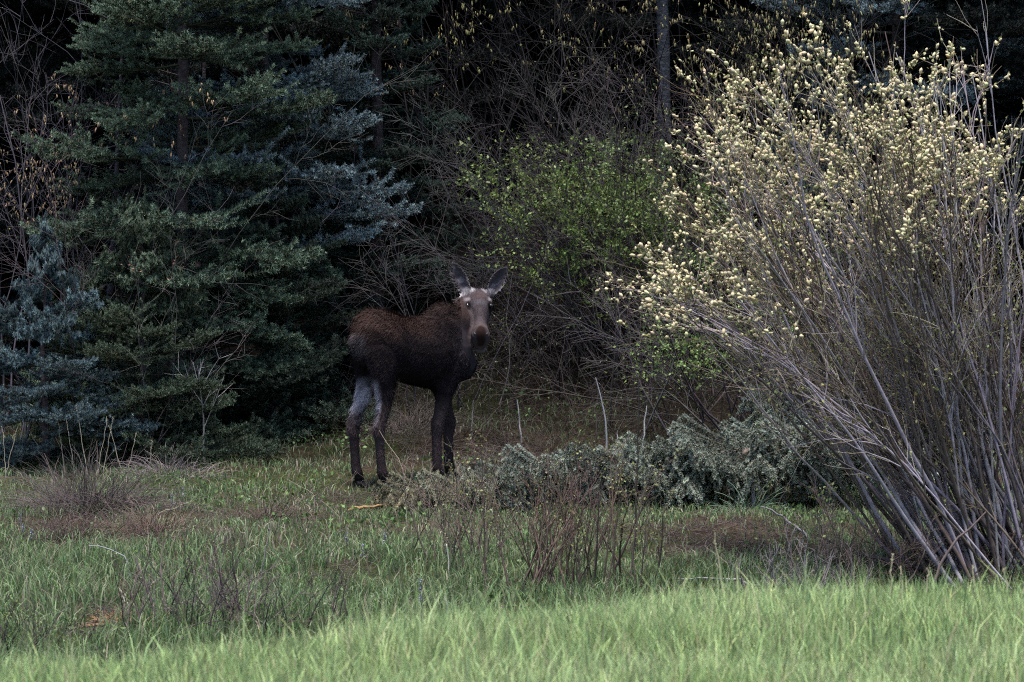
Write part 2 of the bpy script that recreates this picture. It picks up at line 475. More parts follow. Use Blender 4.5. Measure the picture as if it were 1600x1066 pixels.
# ================================================================== SPRUCES
def bough_mesh(seed, droop=False, needles=15000, ns=20, nt=4, nsc=1.0):
    """one unit-length bough along +X, shoots in a flat spray, needles all round the shoots"""
    rng = np.random.default_rng(seed)
    mb = MB()
    k = 9
    bend = rng.uniform(.06, .16)
    xs = np.linspace(0, 1, k)
    main = np.stack([xs, np.cumsum(rng.normal(0, .012, k)), bend * (xs ** 2 - .75 * xs) + np.cumsum(rng.normal(0, .006, k))], 1)[None]
    R = taper(np.array([.013]), .002, k)
    V, Q, _ = tubes(main, R, 5)
    mb.add(V, None, Q, (.45, .34, .27))
    # secondary sprays
    t = np.linspace(.2, .97, ns) + rng.normal(0, .012, ns)
    side = np.where(np.arange(ns) % 2 == 0, 1.0, -1.0)
    p, tg = along(main, np.clip(t, 0, .99), np.zeros(ns, int))
    a = np.radians(rng.normal(48, 9, ns))
    D = tg * np.cos(a)[:, None] + np.stack([np.zeros(ns), side * np.sin(a), rng.normal(.02, .13, ns)], 1)
    if droop: D[:, 2] -= .55
    L = (.11 + .36 * np.sin(np.clip((1 - t) * 1.25, 0, 1) * math.pi * .62)) * rng.uniform(.6, 1.15, ns)
    sec = grow(rng, p, D, L, 6, .06, -.09 if droop else .02)
    V, Q, _ = tubes(sec, taper(np.full(ns, .0045), .0018, 6), 3)
    mb.add(V, None, Q, (.42, .32, .25))
    # tertiary shoots
    b = np.repeat(np.arange(ns), nt)
    tt = np.tile(np.linspace(.18, .92, nt), ns) + rng.normal(0, .05, len(b))
    p3, tg3 = along(sec, np.clip(tt, 0, .99), b)
    s3 = np.where(rng.random(len(b)) < .5, 1.0, -1.0)
    lat = nrm(np.cross(tg3, np.array([[0, 0, 1.0]]))) * s3[:, None]
    a3 = np.radians(rng.normal(46, 10, len(b)))[:, None]
    D3 = tg3 * np.cos(a3) + lat * np.sin(a3) + np.array([[0, 0, 1.0]]) * rng.normal(.22, .16, len(b))[:, None]
    if droop: D3[:, 2] -= .9
    L3 = np.minimum(L[b] * (1 - tt * .5) * .5, .15 * nsc) * rng.uniform(.7, 1.25, len(b)) + .035
    ter = grow(rng, p3, D3, L3, 4, .06, -.16 if droop else .03)
    V, Q, _ = tubes(ter, taper(np.full(len(b), .003), .0015, 4), 3)
    mb.add(V, None, Q, (.45, .36, .27))
    # needles
    def needle(P, dens, tlo):
        seg = np.linalg.norm(P[:, 1:] - P[:, :-1], axis=2).sum(1)
        cnt = np.maximum(1, (seg * dens).astype(int))
        b = np.repeat(np.arange(len(P)), cnt)
        return (b, rng.uniform(tlo, 1, len(b)))
    groups = [(sec, needle(sec, 1, .1), L), (ter, needle(ter, 1, 0), L3)]
    tot = L.sum() + L3.sum() + .8
    dens = needles / tot
    for P, tlo in ((main, .45), (sec, .15), (ter, .0)):
        b, t = needle(P, dens, tlo)
        p, tg = along(P, t, b)
        rad = rng.normal(0, 1, (len(b), 3)); rad[:, 2] += .1 if droop else .6
        rad = nrm(rad - (rad * tg).sum(1, keepdims=True) * tg)
        fw = rng.uniform(.25, .8, len(b))[:, None]
        d = nrm(rad + tg * fw)
        ln = rng.uniform(.018, .031, len(b))[:, None] * nsc
        sd = nrm(np.cross(d, rng.normal(0, 1, (len(b), 3)))) * .0023 * nsc
        V = np.stack([p - sd, p + sd, p + d * ln], 1).reshape(-1, 3)
        T = np.arange(len(b) * 3).reshape(-1, 3)
        # new shoot tips paler; contrast raised to paint lit tips and shaded inner needles
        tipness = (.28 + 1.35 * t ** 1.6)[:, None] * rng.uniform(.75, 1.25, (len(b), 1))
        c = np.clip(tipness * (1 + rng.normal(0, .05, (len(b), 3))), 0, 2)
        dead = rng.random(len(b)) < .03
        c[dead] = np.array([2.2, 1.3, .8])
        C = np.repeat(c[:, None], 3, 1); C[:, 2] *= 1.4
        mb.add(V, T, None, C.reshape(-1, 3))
    me = mb.mesh('spruce_bough')
    me.materials.append(M_needle)
    return me
BOUGHS = [bough_mesh(100 + i) for i in range(6)]
SMALL = [bough_mesh(150 + i, False, 6500, 11, 3, 2.0) for i in range(4)]
DROOP = [bough_mesh(200 + i, True, 12000, 15, 4, 1.25) for i in range(4)]
DSMALL = [bough_mesh(250 + i, True, 9000, 11, 4, 1.6) for i in range(4)]

def trunk_mesh(rng, H, r0, lean=(0, 0), col=(.055, .042, .042), k=14, wob=.02):
    z = np.linspace(-.15, H, k)
    P = np.stack([lean[0] * z / H + np.cumsum(rng.normal(0, wob, k)) * .5, lean[1] * z / H + np.cumsum(rng.normal(0, wob, k)) * .5, z], 1)[None]
    rr = (r0 * (1 - np.linspace(0, 1, k) ** 1.1 * .93))[None]
    rr[0, 0] *= 1.35
    V, Q, _ = tubes(P, rr, 10)
    return MB().add(V, None, Q, col).mesh('trunk', True), P[0]

def spruce(label, base, H, rmax, color, seed, zmin=.25, group=None, spacing=.3, nb=6, r0=None, name='spruce_tree', meshes=None, power=.75, keep=None, tcol=(.05, .04, .042)):
    rng = np.random.default_rng(seed)
    t = thing(name, label, 'tree', base, group)
    me, axis = trunk_mesh(rng, H, r0 or .012 * H + .015, col=tcol)
    obj('trunk', me, M_bark, t)
    meshes = meshes or BOUGHS
    h = zmin
    while h < H * .985:
        f = h / H
        n = max(3, int(round(nb * (1 - .35 * f))))
        a0 = rng.uniform(0, 6.28)
        for i in range(n):
            az = a0 + i * 2 * math.pi / n + rng.normal(0, .25)
            hh = h + rng.normal(0, spacing * .35)
            L = rmax * ((1 - f) ** power + .04) * rng.uniform(.72, 1.18)
            if keep and not keep(az, hh): continue
            pitch = R_(np.interp(f, [0, .35, 1], [-14, 2, 42]) + rng.normal(0, 7))
            pool = meshes if L > .62 else (SMALL if meshes is BOUGHS else DSMALL)
            o = obj('bough', pool[rng.integers(len(pool))], None, t)
            px_ = np.interp(hh, axis[:, 2], axis[:, 0]); py_ = np.interp(hh, axis[:, 2], axis[:, 1])
            o.location = (px_, py_, hh)
            o.rotation_euler = (rng.normal(0, .15), -pitch, az)
            sy = L * rng.uniform(.8, 1.1)
            o.scale = (L, sy, max(L, .8) * .95)
            v = rng.uniform(.8, 1.2)
            o.color = (color[0] * v, color[1] * v, color[2] * v, 1)
        h += spacing * rng.uniform(.8, 1.2)
    # leader shoot
    o = obj('leader_shoot', meshes[0], None, t)
    o.location = (axis[-1][0], axis[-1][1], H - .12); o.rotation_euler = (0, -R_(84), 0); s = .12 * rmax + .18
    o.scale = (s, s * .5, s * .5); o.color = (*color, 1)
    return t

GREEN = (.062, .088, .052); BLUE = (.080, .118, .122); TEAL = (.060, .095, .085); DARK = (.030, .045, .035)

spruce('big green spruce with layered boughs rising behind the young blue spruce', gpx(285, 33.0), 10.5, 1.65, (.058, .084, .058), 1, zmin=.35, spacing=.45, nb=7, r0=.07)
spruce('blue tinged spruce behind the big green spruce, pale bough tips reaching towards the moose', gpx(415, 34.0), 10.0, 1.45, (.085, .120, .135), 2, zmin=1.7, spacing=.42, nb=7, r0=.06)
spruce('young blue spruce with pointed top in front of grey alder thicket', gpx(72, 31.0), 2.15, .95, (.058, .086, .094), 3, zmin=.12, spacing=.2, nb=6, name='young_spruce', power=.8)
spruce('dark green spruce standing right behind the rump of the moose', gpx(590, 35.2), 6.2, 1.1, (.026, .042, .034), 4, zmin=.2, spacing=.28)
spruce('small spreading spruce with drooping green boughs between young blue spruce and bare sapling', gpx(225, 31.6), 2.3, 1.15, (.042, .058, .038), 5, zmin=.1, spacing=.2, nb=7, name='young_spruce')
spruce('low dark spruce beside the hind legs of the moose', gpx(425, 33.2), 2.6, 1.15, (.023, .033, .024), 6, zmin=.1, spacing=.24, nb=7, name='young_spruce')
spruce('tall blue spruce rising behind the flowering willow', gpx(1400, 36.5), 9.5, 1.75, (.085, .118, .135), 7, zmin=.3, spacing=.46, r0=.06)
spruce('green tree with bare grey lower trunk above the bright leafy shrub', gpx(1043, 37.0), 8.5, 1.1, (.075, .095, .045), 8, zmin=4.4, spacing=.4, nb=5, r0=.085, tcol=(.042, .046, .056), name='conifer_tree')
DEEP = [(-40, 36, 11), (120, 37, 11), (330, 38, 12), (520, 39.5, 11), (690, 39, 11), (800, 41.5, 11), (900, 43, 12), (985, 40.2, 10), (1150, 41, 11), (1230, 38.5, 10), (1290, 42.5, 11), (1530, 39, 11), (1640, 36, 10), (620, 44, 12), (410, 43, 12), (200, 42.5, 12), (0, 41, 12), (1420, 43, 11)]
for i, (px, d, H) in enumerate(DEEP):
    spruce('dark spruce standing deep in the shaded forest', gpx(px, d), H, 1.9, (.009, .012, .011), 30 + i, r0=.06, tcol=(.012, .010, .011), zmin=.3, spacing=.42, nb=6, group='dark spruces deep in the forest')  # near-black needles and bark hold the forest shade in their colour

def fallen_spruce():
    rng = np.random.default_rng(77)
    a = ground_hit(1420, 785); b = ground_hit(622, 806)
    a = np.array([a[0], a[1], a[2]]); b = np.array([b[0], b[1], b[2]])
    t = thing('fallen_spruce', 'fallen grey green spruce lying across the grass, boughs drooping', 'tree', a)
    k = 12
    s = np.linspace(0, 1, k)
    P = (b - a)[None] * s[:, None]
    P[:, 2] += .40 * (1 - s) ** .8 + .13
    P[:, 1] += np.sin(s * 3.0) * .15
    V, Q, _ = tubes(P[None], (np.linspace(.07, .012, k))[None], 8)
    obj('trunk', MB().add(V, None, Q, (.09, .07, .06)).mesh('trunk', True), M_bark, t)
    n = 190
    for i in range(n):
        f = (i + rng.uniform(0, 1)) / n
        f = f ** .9
        p = np.array([np.interp(f, s, P[:, j]) for j in range(3)])
        Lb = (.58 * (1 - f) ** .6 + .30) * rng.uniform(.65, 1.1)
        az = math.atan2(b[1] - a[1], b[0] - a[0]) + rng.choice([-1, 1], p=[.35, .65]) * R_(rng.normal(52, 18))
        el = R_(rng.uniform(-14, 22))
        o = obj('bough', (DROOP if Lb > .6 else DSMALL)[rng.integers(4)], None, t)
        o.location = p; o.rotation_euler = (rng.normal(0, .25), -el, az)
        o.scale = (Lb, Lb * .9, max(Lb, .6))
        v = rng.uniform(.8, 1.25)
        yel = sstep(.7, 1, f)
        c = np.array([.150, .170, .140]) * (1 - yel) + np.array([.19, .175, .115]) * yel
        o.color = (c[0] * v, c[1] * v, c[2] * v, 1)
    return t
fallen_spruce()
spruce('low spruce with hanging grey green boughs, sheltered under leaning willow stems', gpx(1240, 31.0), .95, .75, (.085, .105, .085), 78, zmin=.12, spacing=.16, nb=8, name='young_spruce', meshes=DROOP)
spruce('grey green spruce half hidden behind the lower willow stems', gpx(1370, 30.0), 1.5, 1.1, (.075, .095, .08), 79, zmin=.12, spacing=.2, nb=8, name='young_spruce', meshes=DROOP)

# ================================================================== WILLOW
def willow():
    rng = np.random.default_rng(9)
    base = gpx(1560, 24.2)
    t = thing('willow_bush', 'big spreading willow bush covered in pale yellow catkins', 'bush', base)
    B = 145
    u = rng.random(B)
    side = np.where(u < .52, -1.0, np.where(u < .9, -.25, .8))
    el = np.where(u < .52, rng.uniform(44, 69, B), np.where(u < .9, rng.uniform(62, 88, B), rng.uniform(48, 80, B)))
    dy = rng.normal(0, .42, B)
    bx = rng.normal(0, .30, B) + np.where(u < .52, -.10, .12)
    by = rng.normal(0, .28, B)
    S = np.stack([bx, by, np.zeros(B)], 1)
    S[:, 2] = terrain(S[:, 0] + base[0], S[:, 1] + base[1]) - base[2] - .05
    ca, sa = np.cos(np.radians(el)), np.sin(np.radians(el))
    D = np.stack([np.sign(side) * ca, dy * ca, sa], 1)
    L = np.where(u < .52, np.interp(el, [41, 55, 67], [3.35, 3.75, 3.9]) * rng.uniform(.7, 1.0, B), rng.uniform(2.8, 4.15, B))
    L *= np.where(rng.random(B) < .2, .62, 1)
    k = 12
    trop = np.where(el < 52, -.018, .0) + rng.normal(0, .012, B)
    P = grow(rng, S, D, L, k, .065, trop)
    lift_ = np.where(P[:, -1, 0] < -1.5, np.maximum(0, 1.95 - P[:, -1, 2]), 0)
    P[:, :, 2] += lift_[:, None] * np.linspace(0, 1, k)[None] ** 1.2
    P[:, :, 0] *= np.minimum(1, 2.4 / np.maximum(-P[:, -1, 0], .1))[:, None]
    r0 = rng.uniform(.008, .021, B)
    R = taper(r0, .003, k, .8)
    V1, Q1, i1 = tubes(P, R, 6)
    # twigs
    p2, d2, t2, b2 = spawn(rng, P, 9, .28, .97, 24, 8)
    d2[:, 2] += .12
    L2 = (1.05 - t2 * .6) * rng.uniform(.45, 1.15, len(t2)) * (L[b2] / 3.0)
    P2 = grow(rng, p2, d2, L2, 7, .09, .01)
    V2, Q2, i2 = tubes(P2, taper(np.interp(t2, [0, 1], [.007, .003]), .0016, 7), 4)
    p3, d3, t3, b3 = spawn(rng, P2, 4, .2, .95, 32, 10)
    L3 = rng.uniform(.12, .42, len(t3))
    P3 = grow(rng, p3, d3, L3, 5, .1, .03)
    V3, Q3, i3 = tubes(P3, taper(np.full(len(t3), .0026), .0013, 5), 3)
    o2 = b2[i2]; o3 = b2[b3[i3]]
    stemcol = cols(rng, (.215, .192, .208), B, .35, .03)
    red = rng.random(B) < .45
    stemcol[red] = cols(rng, (.10, .078, .068), red.sum(), .25, .04)
    # catkins
    def cat(Pc, m, tlo, owner):
        b = np.repeat(np.arange(len(Pc)), m)
        tt = rng.uniform(tlo, 1.0, len(b))
        p, tg = along(Pc, tt, b)
        return p, tg, owner[b]
    c3 = cat(P3, 6, .35, b2[b3]); c2 = cat(P2, 7, .55, b2)
    cp = np.concatenate([c3[0], c2[0]]); ct = np.concatenate([c3[1], c2[1]]); co = np.concatenate([c3[2], c2[2]])
    z = cp[:, 2]
    reach = np.sqrt(cp[:, 0] ** 2 + cp[:, 1] ** 2)
    dist = np.linalg.norm(cp * np.array([[1, .8, 1]]), axis=1)
    pr = sstep(2.2, 3.2, dist) * sstep(1.45, 2.0, z) * .74
    clump = vnoise(cp[:, 0] * 1.0, cp[:, 2] + cp[:, 1], .16, 301)
    kp = rng.random(len(z)) < pr * sstep(.36, .66, clump) * 1.4
    cp, ct, co = cp[kp], ct[kp], co[kp]
    cd = nrm(ct * .5 + rng.normal(0, .55, cp.shape) + np.array([[0, 0, .25]]))
    cl = rng.uniform(.018, .056, len(cp)); cr = cl * rng.uniform(.2, .3, len(cp))
    cc = cols(rng, (.52, .45, .28), len(cp), .2, .05)
    yl = cp + rng.normal(0, .012, cp.shape)      # pale young leaves round the catkins
    ylc = cols(rng, (.34, .32, .15), len(cp), .3, .06)
    # small green leaf buds all along the twigs
    b = np.repeat(np.arange(len(P3)), 4); lt = rng.uniform(.1, 1, len(b)); lp, lg = along(P3, lt, b); lo = b2[b3[b]]
    kp = rng.random(len(b)) < .5
    lp, lg, lo = lp[kp], lg[kp], lo[kp]
    lc = cols(rng, (.21, .215, .075), len(lp), .35, .08)
    lp = np.concatenate([lp, yl]); lg = np.concatenate([lg, ct]); lo = np.concatenate([lo, co]); lc = np.concatenate([lc, ylc])
    for i in range(B):
        mb = MB()
        s = i1 == i
        mb.add(V1.reshape(B, -1, 3)[i], None, Q1.reshape(B, -1, 4)[i] - i * k * 6, stemcol[i])
        j = np.where(b2 == i)[0]
        if len(j):
            vv = V2.reshape(len(t2), -1, 3)[j]; qq = (np.arange(len(j))[:, None, None] * 28 + (Q2.reshape(len(t2), -1, 4)[0])[None])
            mb.add(vv, None, qq, stemcol[i] * rng.uniform(.8, 1.25))
            j3 = np.where(np.isin(b3, j))[0]
            vv = V3.reshape(len(t3), -1, 3)[j3]; qq = (np.arange(len(j3))[:, None, None] * 15 + (Q3.reshape(len(t3), -1, 4)[0])[None])
            mb.add(vv, None, qq, stemcol[i] * np.array([1.05, 1.0, .75]))
        st = obj('stem', mb.mesh('willow_stem', True), M_twig, t)
        s = co == i
        if s.sum() > 3:
            v, tt, q, c = spindles(cp[s], cd[s], cl[s], cr[s], cc[s], 5)
            obj('catkin_cluster', MB().add(v, tt, q, c).mesh('catkin_cluster', True), M_catkin, st, 'stuff')
        s = lo == i
        if s.sum() > 3:
            v, tt, c = leaves(rng, lp[s], rng.uniform(.014, .034, s.sum()), lc[s], dirs=lg[s] * 1.2)
            obj('leaf_buds', MB().add(v, tt, None, c).mesh('leaf_buds'), M_leaf, st, 'stuff')
willow()

# ================================================================== SHRUBS
def shrub(name, label, base, seed, n=14, spread=.3, height=1.0, lean=(0, 0), el=(55, 88), r0=.006, col=(.16, .12, .10),
          m2=6, l2=.45, m3=3, l3=.4, ang=30, wander=.09, leaf=None, catkin=None, group=None, per_stem=False, cat='shrub', trop=.0, sides=4, lenvar=.35, t2min=.25):
    """leaf = (per_twig, size, colour, prob_fn(x,z)) ; catkin = (per_twig, length, radius, colour, prob_fn)"""
    rng = np.random.default_rng(seed)
    t = thing(name, label, cat, base, group)
    az = rng.uniform(0, 6.283, n); e = np.radians(rng.uniform(el[0], el[1], n))
    S = np.stack([rng.normal(0, spread, n), rng.normal(0, spread * .8, n), np.zeros(n)], 1)
    S[:, 2] = terrain(S[:, 0] + base[0], S[:, 1] + base[1]) - base[2] - .03
    D = np.stack([np.cos(az) * np.cos(e) + lean[0], np.sin(az) * np.cos(e) + lean[1], np.sin(e)], 1)
    L = height * rng.uniform(1 - lenvar, 1 + lenvar * .5, n)
    k = 9
    P = grow(rng, S, D, L, k, wander, trop)
    V1, Q1, i1 = tubes(P, taper(rng.uniform(.6, 1.2, n) * r0, r0 * .18, k), sides)
    p2, d2, t2, b2 = spawn(rng, P, m2, t2min, .97, ang, 9)
    L2 = height * l2 * (1.1 - t2 * .6) * rng.uniform(.5, 1.2, len(t2))
    P2 = grow(rng, p2, d2, L2, 6, wander * 1.2, trop)
    V2, Q2, i2 = tubes(P2, taper(np.full(len(t2), r0 * .36), r0 * .13, 6), 3)
    p3, d3, t3, b3 = spawn(rng, P2, m3, .2, .97, ang + 6, 10)
    L3 = L2[b3] * l3 * rng.uniform(.5, 1.3, len(t3))
    P3 = grow(rng, p3, d3, L3, 4, wander * 1.2, trop)
    V3, Q3, i3 = tubes(P3, taper(np.full(len(t3), r0 * .2), r0 * .1, 4), 3)
    c = cols(rng, col, n, .35, .05)
    own = b2[b3]
    lf = None
    if leaf:
        per, size, lc, fn = leaf
        b = np.repeat(np.arange(len(P3)), per); lt = rng.uniform(.15, 1, len(b)); lp, lg = along(P3, lt, b)
        cl_ = vnoise(lp[:, 0] + lp[:, 1] * .6, lp[:, 2] - lp[:, 1] * .5, .16, seed + 700) * .6 + vnoise(lp[:, 0] - lp[:, 1] * .5, lp[:, 2] + lp[:, 1] * .4, .42, seed + 750) * .4
        kp = rng.random(len(b)) < fn(lp[:, 0] + base[0], lp[:, 1] + base[1], lp[:, 2] + base[2]) * sstep(.38, .66, cl_) * 1.25
        lp = lp[kp] + rng.normal(0, size * .3, (kp.sum(), 3)); lg = lg[kp]; lo = own[b[kp]]
        lcol = cols(rng, lc, len(lp), .35, .08)
        lf = (lp, lg, lo, lcol, size)
    if per_stem:
        for i in range(n):
            mb = MB()
            mb.add(V1.reshape(n, -1, 3)[i], None, Q1.reshape(n, -1, 4)[0], c[i])
            j = np.where(b2 == i)[0]
            mb.add(V2.reshape(len(t2), -1, 3)[j], None, np.arange(len(j))[:, None, None] * 18 + Q2.reshape(len(t2), -1, 4)[0][None], c[i] * 1.1)
            j3 = np.where(own == i)[0]
            mb.add(V3.reshape(len(t3), -1, 3)[j3], None, np.arange(len(j3))[:, None, None] * 12 + Q3.reshape(len(t3), -1, 4)[0][None], c[i] * 1.2)
            st = obj('stem', mb.mesh('stem', True), M_twig, t)
            if lf:
                s = lf[2] == i
                if s.sum():
                    v, tt, cc = leaves(rng, lf[0][s], rng.uniform(.6, 1.3, s.sum()) * lf[4], lf[3][s], dirs=lf[1][s])
                    obj('foliage', MB().add(v, tt, None, cc).mesh('foliage'), M_leaf, st, 'stuff')
    else:
        mb = MB().add(V1, None, Q1, c[i1]).add(V2, None, Q2, c[b2[i2]] * 1.1).add(V3, None, Q3, c[own[i3]] * 1.2)
        obj('branchwork', mb.mesh('branchwork', True), M_twig, t)
        if lf:
            v, tt, cc = leaves(rng, lf[0], rng.uniform(.6, 1.3, len(lf[0])) * lf[4], lf[3], dirs=lf[1])
            obj('foliage', MB().add(v, tt, None, cc).mesh('foliage'), M_leaf, t, 'stuff')
    if catkin:
        per, ln, rd, ccol, fn = catkin
        b = np.repeat(np.arange(len(P3)), per); lt = rng.uniform(.6, 1, len(b)); cp, _ = along(P3, lt, b)
        tipc = fn(cp[:, 0] + base[0], cp[:, 1] + base[1], cp[:, 2] + base[2])
        cluster = rng.random(len(P3))[b]
        kp = cluster < tipc
        cp = cp[kp] + rng.normal(0, .008, (kp.sum(), 3)); m = len(cp)
        if m:
            dd = np.array([[0, 0, -1.0]]) + rng.normal(0, .16, (m, 3))
            v, tt, q, cc = spindles(cp, dd, rng.uniform(.6, 1.3, m) * ln, rng.uniform(.8, 1.25, m) * rd, cols(rng, ccol, m, .3, .06), 4)
            obj('catkin_cluster', MB().add(v, tt, q, cc).mesh('catkin_cluster', True), M_catkin, t, 'stuff')
    return t

def top_of(px, py, d): return at(px, py, d)
one = lambda p: (lambda x, y, z: np.full(len(x), p))
def blob(px, py, d, rx, rz, p=1.0):
    c = at(px, py, d)
    def f(x, y, z):
        q = np.sqrt(((x - c[0]) / rx) ** 2 + ((z - c[2]) / rz) ** 2)
        q = q + (vnoise(x + y, z, .35, 777) - .5) * .6
        return p * (1 - sstep(.45, 1.25, q))
    return f
def many(*fs): return lambda x, y, z: np.clip(sum(f(x, y, z) for f in fs), 0, 1)

TAN = (.36, .25, .15); OLV = (.26, .22, .10)
# alder thickets
shrub('alder_shrub', 'grey violet bare alder thicket behind the young blue spruce', gpx(25, 32.6), 11, n=17, spread=.5, height=4.9, el=(62, 90), wander=.15, r0=.0105, col=(.046, .041, .05), m2=9, l2=.34, m3=7, l3=.42, ang=34,
      catkin=(3, .042, .0055, TAN, many(blob(35, 275, 32.6, .6, .5, .8), blob(60, 130, 32.6, .6, .4, .25))), leaf=(2, .02, (.16, .15, .05), blob(20, 300, 32.6, .5, .6, .5)))
shrub('alder_shrub', 'thin alder with tan catkins growing against the big green spruce', gpx(165, 31.9), 12, n=9, spread=.25, height=4.1, lean=(.05, 0), el=(68, 88), wander=.14, r0=.008, col=(.06, .052, .052), m2=9, l2=.32, m3=6, ang=36,
      catkin=(3, .045, .006, (.42, .27, .16), many(blob(225, 145, 31.9, .7, .5, .9), blob(190, 70, 31.9, .6, .4, .5))))
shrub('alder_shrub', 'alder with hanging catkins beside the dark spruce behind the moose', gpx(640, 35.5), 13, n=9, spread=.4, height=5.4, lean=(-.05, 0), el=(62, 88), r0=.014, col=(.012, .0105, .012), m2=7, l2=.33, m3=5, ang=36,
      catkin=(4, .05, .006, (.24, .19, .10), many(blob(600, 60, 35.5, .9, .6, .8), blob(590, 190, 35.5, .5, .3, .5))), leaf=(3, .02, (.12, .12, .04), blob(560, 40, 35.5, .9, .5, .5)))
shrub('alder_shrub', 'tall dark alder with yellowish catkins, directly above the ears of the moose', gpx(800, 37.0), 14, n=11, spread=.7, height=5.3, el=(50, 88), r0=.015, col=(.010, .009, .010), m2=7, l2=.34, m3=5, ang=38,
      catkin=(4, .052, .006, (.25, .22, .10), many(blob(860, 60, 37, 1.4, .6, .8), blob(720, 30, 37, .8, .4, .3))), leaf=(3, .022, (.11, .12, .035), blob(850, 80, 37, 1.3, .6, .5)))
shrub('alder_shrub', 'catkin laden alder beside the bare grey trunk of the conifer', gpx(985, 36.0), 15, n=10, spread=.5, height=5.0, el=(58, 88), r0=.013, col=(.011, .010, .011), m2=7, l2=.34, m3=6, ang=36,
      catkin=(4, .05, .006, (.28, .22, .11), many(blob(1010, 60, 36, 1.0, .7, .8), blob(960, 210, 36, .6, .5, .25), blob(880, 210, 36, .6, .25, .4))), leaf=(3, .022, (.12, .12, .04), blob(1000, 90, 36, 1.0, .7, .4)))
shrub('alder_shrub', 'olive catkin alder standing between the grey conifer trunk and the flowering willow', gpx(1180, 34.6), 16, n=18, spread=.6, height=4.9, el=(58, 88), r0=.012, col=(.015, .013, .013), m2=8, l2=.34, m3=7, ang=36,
      catkin=(4, .05, .006, (.25, .21, .11), many(blob(1180, 80, 34.6, 1.3, 1.0, .8), blob(1110, 190, 34.6, .8, .5, .2))), leaf=(6, .026, (.12, .14, .045), many(blob(1170, 140, 34.6, 1.2, 1.2, .55))))
# leafy shrubs
shrub('leafy_shrub', 'bright green leafy shrub on the slope above the head of the moose', gpx(935, 34.0), 17, n=40, spread=.5, height=2.7, lean=(-.16, 0), el=(48, 88), r0=.011, col=(.045, .038, .04), m2=9, l2=.36, m3=8, l3=.5, ang=38, t2min=.3,
      leaf=(22, .036, (.12, .165, .045), many(blob(830, 270, 34, .6, .5, .6), blob(890, 340, 34, .85, .75, .55), blob(1000, 390, 34, .9, .95, .5), blob(940, 470, 34, .5, .4, .3))))
shrub('leafy_shrub', 'darker green leafy shrub below the grey conifer trunk', gpx(1010, 34.8), 18, n=26, spread=.5, height=2.9, el=(55, 88), r0=.011, col=(.04, .034, .034), m2=9, l2=.36, m3=8, l3=.5, ang=38,
      leaf=(18, .031, (.095, .135, .045), many(blob(1010, 300, 34.8, .8, .8, .7), blob(1050, 420, 34.8, .8, .8, .6))))
shrub('leafy_shrub', 'loose green shrub with dark arching stems behind the upright white sticks', gpx(1110, 32.0), 19, n=24, spread=.4, height=2.1, lean=(-.15, -.05), el=(28, 85), r0=.012, col=(.05, .042, .042), m2=8, l2=.4, m3=7, l3=.5, ang=38, trop=-.01,
      leaf=(12, .032, (.16, .235, .065), many(blob(1080, 570, 32, .6, .35, .55), blob(1150, 480, 32, .9, .6, .4), blob(1230, 560, 32, .6, .5, .3))))
shrub('leafy_shrub', 'green shrub showing through the stems of the flowering willow', gpx(1330, 33.0), 20, n=26, spread=.6, height=2.6, el=(45, 88), r0=.011, col=(.04, .034, .034), m2=9, l2=.36, m3=7, l3=.5, ang=38,
      leaf=(7, .034, (.10, .14, .05), one(.4)))
# bare whips around the moose
shrub('bare_shrub', 'bare grey shrub arching behind the ears of the moose', gpx(690, 33.4), 21, n=10, spread=.35, height=2.4, el=(48, 86), r0=.0075, col=(.052, .046, .053), m2=5, l2=.3, m3=3, ang=34, wander=.16, trop=-.02)
shrub('bare_shrub', 'tangled brown shrub on the slope beside the chest of the moose', gpx(860, 33.6), 22, n=26, spread=.6, height=1.4, el=(30, 80), r0=.006, col=(.035, .028, .027), m2=7, l2=.4, m3=5, ang=40, wander=.16, leaf=(2, .02, (.08, .07, .03), one(.3)))
shrub('bare_shrub', 'tangled brown shrub beneath the bright leafy shrub', gpx(960, 33.0), 23, n=24, spread=.55, height=1.2, el=(30, 80), r0=.006, col=(.035, .028, .027), m2=7, l2=.4, m3=5, ang=40, wander=.16, leaf=(3, .022, (.09, .12, .03), one(.35)))
shrub('bare_shrub', 'dark bare shrub arching below the dark green spruce', gpx(470, 34.0), 24, n=16, spread=.5, height=2.6, lean=(-.1, 0), el=(45, 85), r0=.008, col=(.032, .028, .033), m2=6, l2=.32, m3=4, ang=34, wander=.13, trop=-.03)
shrub('bare_shrub', 'grey bare shrub with dead reddish leaves against the big green spruce', gpx(240, 31.2), 25, n=9, spread=.2, height=2.3, el=(55, 86), r0=.006, col=(.10, .085, .09), m2=6, l2=.35, m3=5, ang=34, wander=.13, trop=-.02,
      leaf=(5, .024, (.26, .13, .085), blob(250, 410, 31.2, .3, .22, .9)))
# sapling
shrub('bare_sapling', 'pale leafless sapling with forked top in front of the spruces', ground_hit(320, 728), 26, n=1, spread=.0, height=.95, el=(86, 89), r0=.017, col=(.34, .31, .29), m2=7, l2=.62, m3=3, ang=34, wander=.04, trop=.03, lenvar=.02, t2min=.35, cat='sapling')
